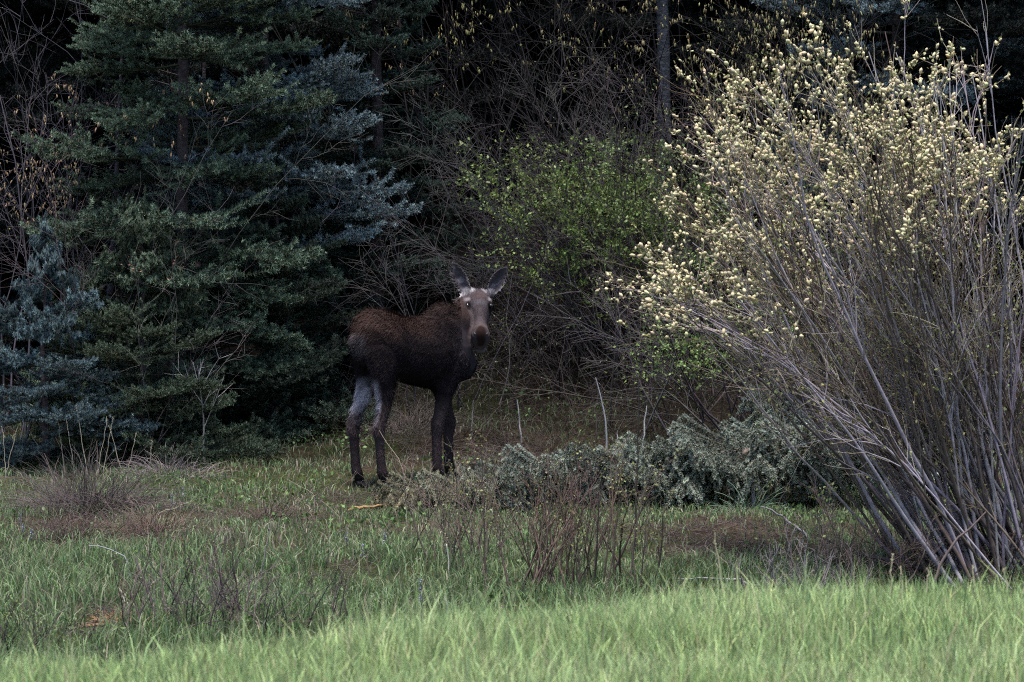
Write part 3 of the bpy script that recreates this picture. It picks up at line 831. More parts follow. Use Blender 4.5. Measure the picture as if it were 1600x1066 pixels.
# low shrubs in the meadow
shrub('low_shrub', 'low shrub of reddish brown stems and tiny yellow green leaves, below the fallen spruce', ground_hit(880, 925), 27, n=48, spread=.30, height=.86, el=(60, 89), r0=.0085, col=(.085, .060, .050), m2=6, l2=.4, m3=4, ang=24, wander=.07, per_stem=True, lenvar=.45,
      leaf=(4, .019, (.19, .20, .07), one(.6)))
shrub('low_shrub', 'sparse low shrub beside the bent pale grass stalk', ground_hit(725, 885), 28, n=26, spread=.24, height=.78, lean=(-.06, 0), el=(58, 88), r0=.0065, col=(.13, .10, .085), m2=6, l2=.42, m3=4, ang=30, wander=.09, per_stem=True, lenvar=.45,
      leaf=(3, .019, (.14, .15, .055), one(.45)))
shrub('low_shrub', 'leafless violet brown low shrub between bank grass and brown hummocks', ground_hit(350, 985), 29, n=55, spread=.30, height=.56, el=(42, 88), r0=.0068, col=(.085, .064, .064), m2=5, l2=.42, m3=3, ang=32, wander=.12, per_stem=True, lenvar=.5,
      leaf=(1, .016, (.14, .15, .05), one(.3)))
shrub('low_shrub', 'small dark stemmed shrub, tilted stems, in grass by the bank edge', ground_hit(30, 1030), 30, n=22, spread=.13, height=.36, lean=(.3, 0), el=(45, 85), r0=.006, col=(.06, .05, .045), m2=5, l2=.4, m3=3, ang=28, wander=.08, per_stem=True,
      leaf=(3, .018, (.11, .15, .045), one(.5)))
shrub('dead_shrub', 'grey dead shrub at the bank edge beside the willow base', ground_hit(1235, 945), 31, n=30, spread=.22, height=.46, el=(50, 88), r0=.008, col=(.125, .108, .108), m2=4, l2=.42, m3=3, ang=32, wander=.12, per_stem=True, lenvar=.5)
shrub('low_shrub', 'low leafy shrub under the leaning willow stems', ground_hit(1330, 905), 32, n=30, spread=.32, height=.62, el=(45, 88), r0=.006, col=(.12, .09, .075), m2=6, l2=.42, m3=4, ang=32, wander=.1, lenvar=.5, leaf=(4, .022, (.13, .17, .045), one(.5)))

shrub('dead_shrub', 'dark tangled dead twigs crowding round the willow base', ground_hit(1480, 905), 33, n=46, spread=.42, height=.6, el=(25, 85), r0=.007, col=(.05, .038, .036), m2=6, l2=.45, m3=4, ang=36, wander=.15, lenvar=.5)
# ================================================================== TUSSOCKS, STALKS, STICKS
def tussock(label, base, seed, n=400, h=.4, spread=.16, col=(.17, .13, .115), lean=.9, group=None, w=.006):
    rng = np.random.default_rng(seed)
    S = np.stack([rng.normal(0, spread, n), rng.normal(0, spread, n), np.zeros(n)], 1)
    S[:, 2] = terrain(S[:, 0] + base[0], S[:, 1] + base[1]) - base[2] - .02
    out = S / spread
    D = np.stack([out[:, 0] * lean * .5 + rng.normal(0, .3, n), out[:, 1] * lean * .5 + rng.normal(0, .3, n), rng.uniform(.35, 1, n)], 1)
    P = grow(rng, S, D, rng.uniform(.4, 1.1, n) * h, 6, .12, -.2)
    P[:, :, 2] = np.maximum(P[:, :, 2], terrain(P[:, :, 0] + base[0], P[:, :, 1] + base[1]) - base[2] + .005)
    V, Q, bi = tubes(P, taper(rng.uniform(.3, .6, n) * w, w * .15, 6), 3)
    c = cols(rng, col, n, .55, .06)
    o = obj('grass_tussock', MB().add(V, None, Q, c[bi]).mesh('grass_tussock'), M_dry)
    o.location = base
    tag(o, label, 'tussock', group)
    return o
tussock('large tussock of matted dead grass near the tall dry stalks', ground_hit(140, 800), 51, 1000, .62, .2, (.10, .078, .075), lean=.7)
tussock('small dead grass tussock at the foot of the bare sapling', ground_hit(270, 742), 52, 300, .34, .16, (.20, .165, .165))
tussock('flattened brown tussock on the bare hummock, beside the large tussock', ground_hit(105, 845), 53, 420, .36, .15, (.085, .062, .055))
tussock('reddish brown flattened tussock on bare earth', ground_hit(240, 832), 54, 420, .36, .2, (.13, .09, .07))
tussock('dark brown grass clump on the hummock between sapling and orange branch', ground_hit(415, 812), 55, 380, .3, .16, (.10, .072, .06))
tussock('heap of orange brown dead grass in the green grass', ground_hit(185, 972), 56, 220, .16, .1, (.27, .16, .09))
tussock('straw coloured tussock behind the legs of the moose', ground_hit(640, 668), 67, 380, .3, .17, (.10, .08, .068))
tussock('grey brown grass heap behind the fallen spruce top', ground_hit(800, 722), 58, 300, .24, .25, (.10, .082, .07))
tussock('blue green grass clump by the dead stump', ground_hit(1165, 800), 59, 110, .34, .1, (.11, .16, .11), w=.012)

def stalk(name, label, pts, r0, r1, col, cat, group=None, sides=5, k=9, wob=.004, seed=0, mat=None, seedhead=0):
    """pts: 3D control points, first one on the ground"""
    rng = np.random.default_rng(seed)
    pts = np.array(pts, float); base = pts[0].copy()
    q = pts - base
    s = np.linspace(0, 1, len(q)); u = np.linspace(0, 1, k)
    P = np.stack([np.interp(u, s, q[:, j]) for j in range(3)], 1)
    if len(q) > 2:
        P[1:-1] = (P[:-2] + 2 * P[1:-1] + P[2:]) / 4
    P[1:] += rng.normal(0, wob, (k - 1, 3))
    P[0, 2] -= .03
    V, Q, _ = tubes(P[None], np.linspace(r0, r1, k)[None], sides)
    mb = MB().add(V, None, Q, col)
    if seedhead:
        n = seedhead
        b = np.zeros(n, int); p, tg = along(P[None], rng.uniform(.72, 1, n), b)
        v, t, qd, c = spindles(p, nrm(tg + rng.normal(0, .25, (n, 3))), rng.uniform(.012, .022, n), np.full(n, .0022), cols(rng, np.array(col) * .85, n, .2), 3)
        mb.add(v, t, qd, c)
    o = obj(name, mb.mesh(name, True), mat or M_dry)
    o.location = base
    return tag(o, label, cat, group)

STRAW = (.42, .37, .26)
def gstalk(label, bpx, tpx, r=.004, col=STRAW, group=None, seed=0, mid=None, head=0, d=None, name='dry_grass_stalk', cat='grass stalk', dy=0.0):
    b = ground_hit(*bpx) if d is None else gpx(bpx[0], d)
    pts = [b]
    if mid is not None:
        for m in (mid if isinstance(mid[0], (tuple, list)) else [mid]): pts.append(at(m[0], m[1], b[1] + dy * .5))
    pts.append(at(tpx[0], tpx[1], b[1] + dy))
    return stalk(name, label, pts, r, r * .45, col, cat, group, seed=seed, seedhead=head)

# tall dry stalks near the young blue spruce
LS = [((102, 742), (88, 643)), ((118, 745), (104, 660)), ((138, 748), (119, 636)), ((152, 744), (167, 652)), ((160, 742), (176, 655)), ((192, 742), (170, 668)), ((198, 745), (212, 678)), ((82, 740), (48, 677)), ((10, 745), (3, 668)), ((8, 748), (26, 670)), ((232, 742), (238, 690))]
for i, (b, t_) in enumerate(LS):
    gstalk('thin straw coloured grass stalk standing before the young blue spruce', b, t_, .0042, (.36, .31, .23), 'dry stalks by the young spruce', 400 + i, head=14)
_r = np.random.default_rng(88)
for i in range(46):
    px_, py_ = _r.uniform(20, 1180), _r.uniform(735, 975)
    if 520 < px_ < 760 and py_ < 780: continue
    ln_ = _r.uniform(28, 75)
    gstalk('thin pale straw stalk bending over in the meadow grass', (px_, py_), (px_ + _r.normal(0, .45) * ln_, py_ - ln_), .0032, np.array((.34, .29, .22)) * _r.uniform(.6, 1.2), 'pale straw stalks in the meadow', 900 + i, mid=(px_ + _r.normal(0, 4), py_ - ln_ * .6), head=6 if i % 2 else 0)
# bank stalks, in the foreground grass
for i, (b, t_, lab) in enumerate([
    ((1137, 985), (1116, 832), 'tall leaning straw stalk in the bank grass below the bare brown earth'),
    ((1393, 975), (1394, 868), 'upright straw stalk in the bank grass before the willow base'),
    ((1408, 960), (1407, 886), 'shorter straw stalk leaning on a broken blade before the willow base'),
    ((1443, 950), (1452, 890), 'straw stalk leaning away from the willow base'),
    ((1528, 940), (1520, 884), 'slightly taller of two straw stalks before the thickest willow stems'),
    ((1572, 935), (1571, 886), 'slightly shorter of two straw stalks before the thickest willow stems')]):
    gstalk(lab, b, t_, .0045, (.46, .41, .26), None, 430 + i, d=float(crest(b[0] / 1600 * 4.6 - 2.3)) - .15, head=6)
gstalk('bent white grass stalk with drooping top by the sparse low shrub', (703, 908), (694, 852), .006, (.5, .47, .4), seed=441, mid=((700, 870), (698, 848)))
gstalk('long pale stalk rising from the bank grass below the bent white stalk', (703, 1000), (694, 925), .005, (.40, .38, .28), seed=442, d=14.0)
gstalk('curved straw stalk beside the hind hooves of the moose', (650, 790), (592, 673), .005, (.36, .30, .22), seed=443, mid=(622, 715))
gstalk('short straw stalk leaning before the near hind hoof', (592, 796), (600, 762), .004, (.33, .28, .2), seed=444)
# upright pale sticks
def stick(label, b, t_, r, col, seed, mid=None, name='upright_stick', dy=0.0):
    return gstalk(label, b, t_, r, col, None, seed, mid, name=name, cat='stick', dy=dy)
stick('tall thin white stick with a bend, behind the fallen spruce', (948, 712), (930, 590), .011, (.36, .35, .37), 451, ((947, 660), (940, 625)))
stick('straight white stick with bleached tip, behind the fallen spruce', (1003, 705), (1010, 634), .012, (.55, .53, .49), 452)
stick('short white stick next to the tall bent stick', (966, 705), (965, 673), .009, (.46, .44, .42), 453)
stick('thin grey stick on the slope between moose and fallen spruce', (815, 692), (808, 626), .010, (.34, .32, .32), 454)
stick('faint grey stick right behind the front legs of the moose', (737, 680), (740, 625), .008, (.20, .18, .17), 455)
stick('thin dark upright stem in front of the fallen spruce', (992, 862), (997, 590), .008, (.045, .038, .036), 456, ((994, 760), (997, 680)))
stick('small grey dead stump with a broken side twig by the fallen spruce', (1178, 795), (1176, 738), .022, (.24, .22, .24), 457, name='dead_stump')
stick('thin grey stem standing in grass by the violet brown low shrub', (402, 925), (424, 820), .007, (.2, .18, .18), 458)
stick('bent bluish grey twig sticking out of the green grass', (202, 905), (140, 850), .007, (.24, .24, .25), 459, ((200, 870), (170, 857)))
stick('pale forked stick leaning in the grass near the violet brown shrub', (205, 955), (187, 922), .007, (.42, .39, .34), 460)

def fallen(label, a, b, lift, r, col, seed, name='fallen_branch', mid=None, twigs=3, da=None):
    A = ground_hit(*a); Bp = at(b[0], b[1], A[1] + lift[1])
    pts = [A + np.array([0, 0, .03])]
    if mid: pts.append(at(mid[0], mid[1], A[1] + lift[1] * .5))
    pts.append(Bp)
    rng = np.random.default_rng(seed)
    o = stalk(name, label, pts, r, r * .4, col, 'branch', None, seed=seed, k=10, wob=r * .5, mat=M_twig)
    return o
fallen('peeled orange brown branch lying in the grass below the moose', (545, 800), (622, 793), (0, .05), .018, (.24, .145, .07), 471, mid=(580, 793))
fallen('broken pale branch with reddish splintered end leaning out of the willow', (1352, 788), (1311, 718), (0, .0), .016, (.42, .36, .32), 472, mid=(1330, 748))
fallen('grey branch lying low at the edge of the bank grass', (1168, 914), (1058, 902), (0, .1), .010, (.30, .28, .27), 473)
fallen('dark fallen limb under the willow stems', (1460, 905), (1290, 845), (0, .1), .020, (.07, .06, .062), 474, mid=(1370, 872))
fallen('dark limb with orange scar propped against the willow base', (1450, 940), (1540, 800), (0, .1), .014, (.10, .075, .07), 475, mid=(1480, 860))
fallen('grey leaning dead branch with pale broken tip beside the dead stump', (1265, 845), (1190, 790), (0, .1), .014, (.22, .2, .21), 476, mid=(1225, 812))
fallen('pale straw stem lying across the grass by the bare earth', (1165, 880), (1112, 883), (0, 0), .006, (.45, .42, .34), 477)
fallen('weathered grey limb slanting through the trees above the young blue spruce', (20, 730), (110, 520), (0, .4), .02, (.09, .08, .085), 478)
for i, (b, t_, lab, c) in enumerate([
    ((172, 34.0), 4.5, 'slim grey violet trunk behind the young blue spruce', (.07, .06, .075)),
    ((300, 35.5), 5.0, 'slender dark trunk behind the big green spruce', (.05, .042, .045))]):
    p = gpx(*b); rng = np.random.default_rng(480 + i)
    me, _ = trunk_mesh(rng, t_, .045, (.15, 0), c, 12, .02)
    tt = thing('slim_tree', lab, 'tree', p)
    obj('trunk', me, M_bark, tt)
    S = []; 
    P = np.array([[[0, 0, z] for z in np.linspace(.6, t_, 8)]], float)
    p2, d2, t2, b2 = spawn(rng, P, 26, .1, 1, 65, 12)
    P2 = grow(rng, p2, d2, rng.uniform(.4, 1.1, 26), 7, .12, -.03)
    for q in range(26):
        V, Q, _ = tubes(P2[q:q + 1], taper(np.full(1, .008), .002, 7), 4)
        obj('limb', MB().add(V, None, Q, np.array(c) * .9).mesh('limb', True), M_twig, tt)

def lupine(i, px, py):
    rng = np.random.default_rng(600 + i)
    b = ground_hit(px, py)
    t = thing('wildflower', 'small bluish flower spike rising among the meadow grass', 'flower', b, 'bluish wildflowers in the meadow')
    h = rng.uniform(.14, .2)
    P = np.array([[[0, 0, -.02], [.005, 0, h * .5], [.012, .005, h]]])
    V, Q, _ = tubes(P, np.array([[.002, .002, .001]]), 3)
    obj('flower_stem', MB().add(V, None, Q, (.08, .11, .05)).mesh('flower_stem'), M_leaf, t)
    n = 40
    z = rng.uniform(.5, 1, n) * h
    a = rng.uniform(0, 6.28, n); r = .012 * (1.25 - z / h)
    v, tt, c = leaves(rng, np.stack([np.cos(a) * r + .006, np.sin(a) * r, z], 1), np.full(n, .013), cols(rng, (.22, .21, .27), n, .3))
    obj('petals', MB().add(v, tt, None, c).mesh('petals'), M_leaf, t, 'stuff')
for i, (px, py) in enumerate([(285, 790), (268, 808), (35, 850), (48, 858), (565, 885), (655, 965), (600, 870), (30, 835), (655, 945), (540, 870)]):
    lupine(i, px, py)

# ================================================================== MOOSE
def moose():
    rng = np.random.default_rng(3)
    HEAD = R_(36)
    cx = (646 - 800) / F * 30.0
    origin = np.array([cx, 30.0, 0.0]); origin[2] = float(terrain(cx, 30.0))
    gz = origin[2]
    f = np.array([math.cos(HEAD), math.sin(HEAD), 0]); l = np.array([-math.sin(HEAD), math.cos(HEAD), 0])
    Mrot = np.stack([f, l, np.array([0, 0, 1.0])], 0)         # world->body rows
    def tobody(w): return Mrot @ (np.asarray(w) - origin)
    def vbody(w): return Mrot @ np.asarray(w)
    def foot_fx(px, ly):
        # body x so that the foot shows in photo column px
        d = 30.0
        for _ in range(6):
            X = (px - 800) / F * d
            fx = (X - origin[0] - ly * l[0]) / f[0]
            d = origin[1] + fx * f[1] + ly * l[1]
        return fx
    parts = MB()
    def loft(C, U, S, hw, hh, n=22, top=None, e=2.0):
        """rings of ellipses; C centre, U up vec, S side vec, hw, hh (top: narrowing towards the spine)"""
        C = np.array(C, float); k = len(C)
        # resample smoothly
        s = np.linspace(0, 1, k); u = np.linspace(0, 1, (k - 1) * 5 + 1)
        def sm(a):
            a = np.array(a, float)
            out = np.stack([catmull(s, a[:, j], u) for j in range(a.shape[1])], 1) if a.ndim == 2 else catmull(s, a, u)
            return out
        C = sm(C); hw = sm(np.array(hw, float)); hh = sm(np.array(hh, float)); U = nrm(sm(np.broadcast_to(np.array(U, float), (k, 3)))); S = nrm(sm(np.broadcast_to(np.array(S, float), (k, 3))))
        tp = sm(np.broadcast_to(np.array(0.0 if top is None else top, float), (k,)))
        k = len(C)
        th = np.arange(n) * 2 * math.pi / n
        ct = np.cos(th); st = np.sin(th)
        sx = np.sign(ct) * np.abs(ct) ** (2 / e); sy = np.sign(st) * np.abs(st) ** (2 / e)
        nar = 1 - tp[:, None] * np.clip(sy, 0, 1)[None] ** 1.5
        V = C[:, None] + S[:, None] * (hw[:, None] * sx[None] * nar)[..., None] + U[:, None] * (hh[:, None] * sy[None])[..., None]
        idx = np.arange(k * n).reshape(k, n)
        a = idx[:-1]; b = np.roll(a, -1, 1); d = idx[1:]; c = np.roll(d, -1, 1)
        Q = np.stack([a, b, c, d], -1).reshape(-1, 4)
        V = np.concatenate([V.reshape(-1, 3), C[:1], C[-1:]])
        e0 = k * n; e1 = e0 + 1
        j = np.arange(n); j2 = (j + 1) % n
        T = np.concatenate([np.stack([np.full(n, e0), idx[0][j2], idx[0][j]], 1), np.stack([np.full(n, e1), idx[-1][j], idx[-1][j2]], 1)])
        parts.add(V, T, Q)
    def catmull(s, a, u):
        m = np.gradient(a, s)
        i = np.clip(np.searchsorted(s, u, 'right') - 1, 0, len(s) - 2)
        h = s[i + 1] - s[i]; t = (u - s[i]) / h
        return (2*t**3-3*t**2+1)*a[i] + (t**3-2*t**2+t)*h*m[i] + (-2*t**3+3*t**2)*a[i+1] + (t**3-t**2)*h*m[i+1]
    X = np.array([1.0, 0, 0]); Y = np.array([0, 1.0, 0]); Z = np.array([0, 0, 1.0])
    # torso ------------------------------------------------------------
    st = [(-.600, 1.30, .05, .07), (-.585, 1.285, .10, .14), (-.535, 1.265, .165, .225), (-.44, 1.268, .195, .268), (-.30, 1.240, .215, .278), (-.12, 1.178, .235, .282),
          (.06, 1.150, .245, .302), (.22, 1.168, .238, .338), (.36, 1.19, .21, .348), (.47, 1.19, .185, .32), (.56, 1.18, .13, .24), (.60, 1.17, .07, .14)]
    loft([(a, 0, b) for a, b, c, d in st], Z, Y, [c for a, b, c, d in st], [d for a, b, c, d in st], 28,
         top=[.1, .15, .2, .25, .3, .35, .4, .48, .55, .5, .4, .3], e=2.25)
    # head frame -------------------------------------------------------
    poll = tobody(at(748, 456, 30.42))
    yaw = R_(4)
    hor = vbody((math.sin(yaw) * 1.0, -math.cos(yaw), 0))
    tilt = R_(45)
    m = hor * math.cos(tilt) - Z * math.sin(tilt)
    mu = m * .86
    nface = hor * math.sin(tilt) + Z * math.cos(tilt)
    sd = np.cross(nface, m)
    sd = nrm(sd)
    if np.dot(sd, vbody((1, 0, 0))) < 0: sd = -sd          # sd points to picture right
    hs = [(-.085, .03, .03), (-.07, .06, .06), (-.02, .095, .095), (.06, .112, .118), (.13, .120, .130), (.20, .103, .128), (.28, .078, .118), (.36, .066, .105), (.43, .068, .10), (.50, .080, .105), (.56, .083, .098), (.605, .068, .075), (.63, .03, .04)]
    dors = [.0, .0, .0, .0, -.005, -.012, -.016, -.012, -.002, .004, -.002, -.02, -.045]     # dorsal profile: slight dish, swollen nose
    loft([poll + mu * s - nface * (.095 - d) + nface * 0 for (s, w, h), d in zip(hs, dors)], nface, sd, [w for s, w, h in hs], [h for s, w, h in hs], 24, top=[0, 0, 0, .1, .15, .2, .22, .2, .12, .05, .05, .05, 0], e=2.2)
    # lower jaw / chin and cheek
    jw = [(.10, .06, .05), (.20, .062, .06), (.32, .05, .05), (.44, .045, .042), (.53, .055, .05), (.60, .048, .042), (.63, .02, .02)]
    loft([poll + mu * s - nface * (.095 + .105 + .02 * (s > .4)) for s, w, h in jw], nface, sd, [w for s, w, h in jw], [h for s, w, h in jw], 16)
    # brow ridges, nostrils wings
    for sg in (-1, 1):
        c = poll + mu * .115 - nface * .035 + sd * sg * .088
        loft([c - m * .06, c - m * .04, c, c + m * .035, c + m * .05], nface, sd, [.008, .022, .030, .022, .008], [.008, .022, .030, .024, .008], 12)
        c = poll + mu * .545 - nface * .06 + sd * sg * .055
        loft([c - m * .05, c - m * .03, c, c + m * .03, c + m * .045], nface, sd, [.008, .022, .030, .022, .008], [.008, .025, .034, .024, .008], 12)
    # neck ---------------------------------------------------------------
    back = poll - nface * .12 - m * 0.0
    nk = [np.array([.28, 0, 1.24]), np.array([.42, 0, 1.285]), np.array([.53, -.01, 1.34]), back + np.array([-.06, .045, -.06]), back + m * .02, back + m * .08]
    dn = [nrm(nk[min(i + 1, 5)] - nk[max(i - 1, 0)]) for i in range(6)]
    sN = [nrm(np.cross(Z, d)) for d in dn]
    sN[-1] = -sd if np.dot(sN[-1], sd) < 0 else sd
    sN = [s if np.dot(s, sN[0]) > 0 else -s for s in sN]
    uN = [nrm(np.cross(d, s)) for d, s in zip(dn, sN)]
    uN = [u if u[2] > 0 else -u for u in uN]
    loft(nk, uN, sN, [.15, .155, .135, .108, .095, .06], [.29, .275, .225, .165, .125, .08], 24, top=[.45, .45, .4, .3, .1, 0], e=2.1)
    # withers hump and brisket
    loft([(.10, 0, 1.41), (.2, 0, 1.465), (.32, 0, 1.495), (.44, 0, 1.47), (.54, 0, 1.42)], Z, Y, [.02, .07, .085, .075, .03], [.03, .07, .085, .08, .03], 16)
    loft([(.50, 0, 1.2), (.545, 0, 1.13), (.55, 0, 1.02), (.50, 0, .92), (.44, 0, .88)], X, Y, [.05, .10, .115, .1, .05], [.05, .085, .10, .085, .04], 18)
    # tail
    loft([(-.585, .0, 1.34), (-.61, 0, 1.32), (-.632, 0, 1.27), (-.63, 0, 1.215), (-.62, 0, 1.19)], X, Y, [.02, .03, .034, .026, .008], [.02, .024, .026, .02, .008], 10)
    # legs ---------------------------------------------------------------
    feet = []
    def leg(pts):
        C = [(a, b, c) for a, b, c, r, s in pts]
        loft(C, X, Y, [s for *_, s in pts], [r for a, b, c, r, s in pts], 16)
    for ly, px in ((-.135, 600), (.125, 560)):
        fx = foot_fx(px, ly) - .03
        hx = -.40
        sg = np.sign(ly)
        leg([(hx, ly * .75, 1.30, .12, .06), (hx - .015, ly * .85, 1.2, .16, .09), (hx + .0, ly * .92, 1.05, .152, .095), (hx + .0, ly * .97, .92, .118, .08), ((hx + fx) / 2 + .02, ly, .77, .082, .064), (fx + .008, ly, .62, .062, .05),
             (fx - .022, ly, .525, .062, .046), (fx - .030, ly, .47, .058, .044), (fx - .018, ly, .39, .045, .039), (fx - .008, ly, .26, .041, .037), (fx + .002, ly, .16, .043, .039), (fx + .012, ly, .115, .050, .045), (fx + .028, ly, .065, .046, .044), (fx + .038, ly, .035, .042, .042)])
        feet.append((fx + .045, ly))
    for ly, px in ((-.105, 687), (.10, 705)):
        fx = foot_fx(px, ly) - .03
        sx = .355
        leg([(sx, ly * 1.1, 1.28, .10, .06), (sx - .02, ly * 1.25, 1.14, .145, .085), (sx - .035, ly * 1.2, 1.0, .135, .085), (sx * .75 + fx * .25 - .03, ly * 1.1, .87, .11, .075), (sx * .5 + fx * .5 - .015, ly, .74, .078, .064), (sx * .2 + fx * .8, ly, .60, .061, .054),
             (fx + .006, ly, .52, .062, .055), (fx + .006, ly, .465, .058, .052), (fx - .002, ly, .39, .046, .042), (fx, ly, .26, .043, .040), (fx + .002, ly, .16, .045, .041), (fx + .012, ly, .115, .051, .046), (fx + .028, ly, .065, .046, .044), (fx + .038, ly, .035, .042, .042)])
        feet.append((fx + .045, ly))
    # ears ---------------------------------------------------------------
    ears = []
    camd = vbody((0.03, -1, .05)); camd = nrm(camd)
    right = nrm(vbody((1, 0, 0)))
    for sg in (-1, 1):
        base = poll + sd * sg * .092 - nface * .055 - m * .005
        ax = nrm(Z * (.88 if sg < 0 else .80) + right * sg * (.42 if sg < 0 else .50) - camd * .08)
        fc = nrm(camd + right * sg * .25); fc = nrm(fc - ax * np.dot(fc, ax))
        wd = np.cross(ax, fc)
        Ln = .335 if sg < 0 else .31
        nt, nu = 15, 11
        tt = np.linspace(0, 1, nt); uu = np.linspace(-1, 1, nu)
        W = np.interp(tt, [0, .12, .3, .5, .7, .85, .95, 1], [.032, .052, .077, .085, .073, .048, .022, .006])
        def surf(off):
            out = np.empty((nt, nu, 3))
            for i in range(nt):
                for j in range(nu):
                    cup = (uu[j] ** 2 - .35) * W[i] * .75
                    out[i, j] = base + ax * (Ln * tt[i]) + wd * (uu[j] * W[i] * .92) + fc * (cup + off * (1 - .5 * abs(uu[j]))) - fc * .02 * math.sin(tt[i] * 3.1)
            return out
        A = surf(.007); Bk = surf(-.010)
        V = np.concatenate([A.reshape(-1, 3), Bk.reshape(-1, 3)])
        ia = np.arange(nt * nu).reshape(nt, nu); ib = ia + nt * nu
        Q = [np.stack([ia[:-1, :-1], ia[:-1, 1:], ia[1:, 1:], ia[1:, :-1]], -1).reshape(-1, 4), np.stack([ib[:-1, :-1], ib[1:, :-1], ib[1:, 1:], ib[:-1, 1:]], -1).reshape(-1, 4)]
        for e in (0, -1):
            q = np.stack([ia[:-1, e], ia[1:, e], ib[1:, e], ib[:-1, e]], -1); Q.append(q if e == 0 else q[:, ::-1])
            q = np.stack([ia[e, :-1], ib[e, :-1], ib[e, 1:], ia[e, 1:]], -1); Q.append(q if e == 0 else q[:, ::-1])
        parts.add(V, None, np.concatenate(Q))
        ears.append((base, ax, wd, fc, Ln))
        # ear root
        loft([base - ax * .05, base - ax * .02, base + ax * .03, base + ax * .06], fc, wd, [.02, .034, .034, .02], [.02, .034, .03, .012], 12)
    # ---- fuse into one skin
    tmp = bpy.data.objects.new('moose_build', parts.mesh('moose_build'))
    COL.objects.link(tmp)
    rm = tmp.modifiers.new('r', 'REMESH'); rm.mode = 'VOXEL'; rm.voxel_size = .0095; rm.use_smooth_shade = True
    sm_ = tmp.modifiers.new('s', 'SMOOTH'); sm_.factor = .5; sm_.iterations = 6
    dg = bpy.context.evaluated_depsgraph_get()
    me = bpy.data.meshes.new_from_object(tmp.evaluated_get(dg))
    bpy.data.objects.remove(tmp)
    me.name = 'moose_body'
    n = len(me.vertices)
    co = np.empty(n * 3, np.float32); me.vertices.foreach_get('co', co); co = co.reshape(-1, 3).astype(float)
    no = np.empty(n * 3, np.float32); me.vertices.foreach_get('normal', no); no = no.reshape(-1, 3).astype(float)
    # ---- coat colour by place on the body
    def coat(p, nn):
        x, y, z = p[:, 0], p[:, 1], p[:, 2]
        k = len(p)
        nz = fbm(x * 1.0 + y * 2.1, z + y, .07, 501) - .5
        nb = fbm(x + y * 1.3, z - y, .25, 505) - .5
        dark = np.array([.011, .0082, .0095]); rust = np.array([.036, .0215, .018]); grey = np.array([.095, .078, .080])
        C = np.tile(dark, (k, 1))
        topm = sstep(1.22, 1.44, z + nb * .3) * sstep(.30, .0, x)
        C += (rust - dark) * topm[:, None]
        wm = sstep(1.36, 1.5, z) * sstep(.0, .3, x)
        C += (np.array([.032, .020, .018]) - C) * (wm * .8)[:, None]
        shl = sstep(.20, .42, x + nb * .2) * sstep(.82, .95, z) * sstep(1.42, 1.2, z)
        C += (np.array([.034, .028, .033]) - C) * (shl * .75)[:, None]  # dull violet light on the shoulder worked into the coat colour
        # legs
        lg = sstep(.80, .60, z)
        C += (np.array([.040, .029, .030]) - C) * (lg * .8)[:, None]
        low = sstep(.16, .06, z)
        C += (np.array([.012, .010, .010]) - C) * low[:, None]
        # pale hair inside and behind the thighs
        hind = sstep(-.10, -.2, x)
        inner_r = (y < 0) * sstep(-.2, .35, no_dot(nn, (-.75, .65, 0)))
        inner_l = (y > 0) * sstep(-.25, .3, no_dot(nn, (-.6, -.8, 0)))
        pale = hind * (inner_r + inner_l) * sstep(.52, .74, z + nz * .2) * sstep(.98, .84, z + nz * .16)
        C += (np.array([.24, .22, .255]) - C) * np.clip(pale * (.85 + nz * 2.2), 0, 1)[:, None]
        tailp = sstep(-.555, -.60, x) * sstep(1.05, 1.15, z) * sstep(1.36, 1.3, z)
        C += (np.array([.085, .07, .075]) - C) * (tailp * .6)[:, None]
        # head
        q = p - poll
        s = (q @ m) / .86; a = q @ sd; h = q @ nface + .095
        hw_ = np.interp(s, [e[0] for e in hs], [e[1] for e in hs]) + .012
        hh_ = np.interp(s, [e[0] for e in hs], [e[2] for e in hs]) + .012
        hh_ = np.where(h < 0, np.interp(s, [-.05, .1, .2, .4, .6], [.08, .11, .14, .18, .19]), hh_)
        dd_ = np.sqrt((a / hw_) ** 2 + (h / hh_) ** 2)
        face = sstep(1.35, 1.12, dd_) * sstep(-.07, .0, s + .2 * h)
        fc_ = np.tile(np.array([.044, .034, .036]), (k, 1))
        fc_ += (np.array([.045, .030, .030]) - fc_) * (sstep(.20, .10, s) * sstep(.07, .03, np.abs(a)) * sstep(.02, .05, s))[:, None] * .8
        fc_ += (np.array([.056, .048, .052]) - fc_) * np.clip((sstep(.05, .02, np.abs(s - .0)) * .45 + sstep(.05, .02, np.abs(s - .17)) * sstep(.085, .05, np.abs(a))) * (.7 + nz * 2), 0, 1)[:, None]
        fc_ += (np.array([.15, .128, .13]) - fc_) * (sstep(.035, .015, np.abs(s - .095)) * sstep(.07, .09, np.abs(a)))[:, None] * .8
        fc_ += (np.array([.05, .038, .038]) - fc_) * (sstep(.06, .085, np.abs(a)) * sstep(.16, .2, s) * sstep(.5, .4, s))[:, None] * .7
        eyed = np.sqrt(((s - .185) / .055) ** 2 + ((np.abs(a) - .10) / .026) ** 2)
        fc_ += (np.array([.012, .009, .009]) - fc_) * sstep(1.25, .8, eyed)[:, None]
        fc_ += (np.array([.068, .050, .047]) - fc_) * (sstep(.40, .46, s) * sstep(.53, .49, s))[:, None] * .6
        fc_ += (np.array([.020, .011, .010]) - fc_) * sstep(1.25, .75, np.sqrt((a / .042) ** 2 + ((s - .575) / .075) ** 2) + nz * .3)[:, None]
        fc_ += (np.array([.085, .070, .075]) - fc_) * (sstep(-.02, -.06, h))[:, None] * .9
        C += (fc_ - C) * face[:, None]
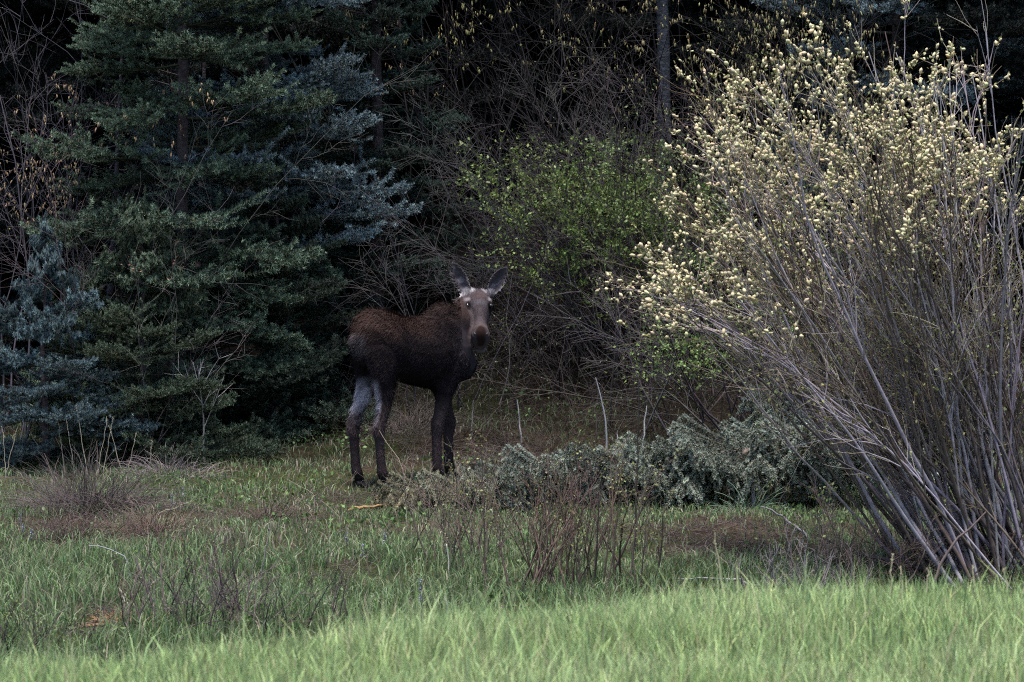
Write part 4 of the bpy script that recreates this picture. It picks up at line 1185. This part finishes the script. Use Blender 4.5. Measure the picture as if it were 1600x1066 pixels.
        for base, ax, wd, fc2, Ln in ears:
            q = p - base
            t = (q @ ax) / Ln; u = (q @ wd); g = nn @ fc2
            W = np.interp(t, [0, .12, .3, .5, .7, .85, .95, 1], [.032, .052, .077, .085, .073, .048, .022, .006])
            on = (t > -.02) * (t < 1.05) * (np.abs(u) < .085) * (np.abs(q @ fc2) < .08)
            ec = np.tile(np.array([.07, .055, .055]), (k, 1))
            ins = sstep(.1, .4, g)
            rel = np.abs(u) / np.maximum(W, .01)
            inc = np.tile(np.array([.055, .046, .052]), (k, 1))
            pl = np.clip(sstep(.62, .80, rel) + sstep(.28, .10, t + nz * .2) + sstep(.25, .4, nz + .25 * (rel < .35)), 0, 1)
            inc += (np.array([.14, .125, .137]) - inc) * pl[:, None]
            ec += (inc - ec) * ins[:, None]
            ec += (np.array([.36, .33, .345]) - ec) * (sstep(.85, 1.0, rel) * .8)[:, None]
            C += (ec - C) * (on * sstep(-.02, .08, t))[:, None]
        C *= (1 + nz * .5)[:, None]
        return np.clip(C, .004, .9)
    def no_dot(nn, v): return nn @ nrm(np.array(v, float))
    C = coat(co, no)
    at_ = me.attributes.new('Col', 'FLOAT_COLOR', 'POINT')
    c4 = np.ones((n, 4), np.float32); c4[:, :3] = C; at_.data.foreach_set('color', c4.ravel())
    me.materials.clear(); me.materials.append(M_skin)
    root = thing('moose', 'young dark brown moose standing in the clearing, looking back at the viewer', 'moose', origin)
    root.rotation_euler = (0, 0, HEAD)
    obj('body', me, M_skin, root)
    # ---- fur strands
    me.calc_loop_triangles()
    nt = len(me.loop_triangles)
    tri = np.empty(nt * 3, np.int32); me.loop_triangles.foreach_get('vertices', tri); tri = tri.reshape(-1, 3)
    ar = np.linalg.norm(np.cross(co[tri[:, 1]] - co[tri[:, 0]], co[tri[:, 2]] - co[tri[:, 0]]), axis=1)
    N = 120000
    ti = rng.choice(nt, N, p=ar / ar.sum())
    w = rng.dirichlet((1, 1, 1), N)
    p = (co[tri[ti]] * w[..., None]).sum(1); nn = nrm((no[tri[ti]] * w[..., None]).sum(1)); pc = (C[tri[ti]] * w[..., None]).sum(1)
    q = p - poll
    s = (q @ m) / .86; a = q @ sd; h = q @ nface + .095
    onhead = (np.abs(a) < .16) & (s > -.06) & (s < .7) & (h > -.27) & ((q @ hor) > -.16)
    onear = np.zeros(N, bool)
    for base, ax, wd, fc2, Ln in ears:
        qq = p - base; t = (qq @ ax) / Ln
        onear |= (t > .05) & (t < 1.1) & (np.abs(qq @ wd) < .085) & (np.abs(qq @ fc2) < .08)
    flow = np.tile(np.array([-1.0, 0, -.55]), (N, 1))
    flow[p[:, 2] < .85] = (-.15, 0, -1)
    flow[onhead] = -m + nface * .1
    fl = flow - (flow * nn).sum(1, keepdims=True) * nn
    fl = nrm(fl + rng.normal(0, .22, (N, 3)))
    ln = np.where(p[:, 2] < .8, .018, .034) + .026 * sstep(1.25, 1.42, p[:, 2])
    ln = np.where((p[:, 2] > .45) & (p[:, 2] < .95) & (p[:, 0] < -.15), .032, ln)
    ln = np.where(onhead, .012, ln); ln = np.where(onear, .010, ln)
    crown = onhead & (s < .04)
    ln = np.where(crown, .03, ln)
    ln = ln * rng.uniform(.55, 1.3, N) * (.6 + .9 * fbm(p[:, 0] * 1.0 + p[:, 1] * 1.7, p[:, 2] * .6 - p[:, 1], .05, 801))
    lift = np.where(onhead | onear, .25, .30)[:, None] * rng.uniform(.5, 1.6, (N, 1))
    d = nrm(fl + nn * lift)
    sdv = nrm(np.cross(d, nn + rng.normal(0, .3, (N, 3)))) * (rng.uniform(.0014, .0028, N))[:, None]
    V = np.stack([p - sdv - nn * .003, p + sdv - nn * .003, p + d * ln[:, None]], 1).reshape(-1, 3)
    tuft = fbm(p[:, 0] * 1.0 + p[:, 1] * 1.7, p[:, 2] * .6 - p[:, 1], .05, 801)
    fcg = pc * rng.uniform(.8, 1.25, (N, 1)) * (.45 + 1.1 * tuft)[:, None]
    fcv = np.repeat(fcg[:, None], 3, 1); fcv[:, 2] *= 1.3
    keep = ~(onhead & (s > .47))
    T = (np.arange(N)[keep][:, None] * 3 + np.array([[0, 1, 2]]))
    obj('fur_coat', MB().add(V, T, None, np.clip(fcv.reshape(-1, 3), .003, .9)).mesh('fur_coat'), M_fur, root, 'stuff')
    # ---- eyes
    def ellip(c, ax3, rad, n=12):
        th = np.linspace(0, math.pi, n); ph = np.arange(n) * 2 * math.pi / n
        V = np.array([c + ax3[0] * rad[0] * math.sin(t) * math.cos(q_) + ax3[1] * rad[1] * math.sin(t) * math.sin(q_) + ax3[2] * rad[2] * math.cos(t) for t in th for q_ in ph])
        idx = np.arange(n * n).reshape(n, n); a_ = idx[:-1]; b_ = np.roll(a_, -1, 1); d_ = idx[1:]; c_ = np.roll(d_, -1, 1)
        return V, np.stack([a_, b_, c_, d_], -1).reshape(-1, 4)
    for sg in (-1, 1):
        c = poll + mu * .165 - nface * .032 + sd * sg * .104
        v, q_ = ellip(c, (m, nface, sd), (.025, .023, .020))
        obj('eye', MB().add(v, None, q_).mesh('eye', True), M_eye, root)
        c = poll + mu * .555 - nface * .032 + sd * sg * .050
        v, q_ = ellip(c, (m, nface, sd), (.024, .011, .017))
        obj('nostril', MB().add(v, None, q_).mesh('nostril', True), M_hoof, root)
    # ---- hooves
    for fx, ly in feet:
        mb = MB()
        wpos = origin + f * fx + l * ly
        dz = float(terrain(wpos[0], wpos[1])) - gz
        for sg in (-1, 1):
            prof = [(-.055, .030, .058), (-.02, .034, .070), (.03, .030, .055), (.065, .020, .032), (.085, .008, .012)]
            V = []
            for xx, hw, ht in prof:
                for yy, zz in ((-hw * .5, 0), (hw * .5, 0), (hw * .55, ht * .5), (hw * .35, ht), (-hw * .35, ht), (-hw * .55, ht * .5)):
                    V.append((fx + xx, ly + sg * .021 + yy - sg * .004 * xx * 10, zz + max(dz, -.02) - .012))
            k = len(prof); idx = np.arange(k * 6).reshape(k, 6)
            a_ = idx[:-1]; b_ = np.roll(a_, -1, 1); d_ = idx[1:]; c_ = np.roll(d_, -1, 1)
            T = [(idx[e][0], idx[e][j], idx[e][j + 1]) for e in (0, -1) for j in range(1, 5)]
            mb.add(V, T, np.stack([a_, b_, c_, d_], -1).reshape(-1, 4))
        obj('hoof', mb.mesh('hoof'), M_hoof, root)
moose()
print('script seconds', round(time.time() - T0, 1), 'objects', len(bpy.data.objects))
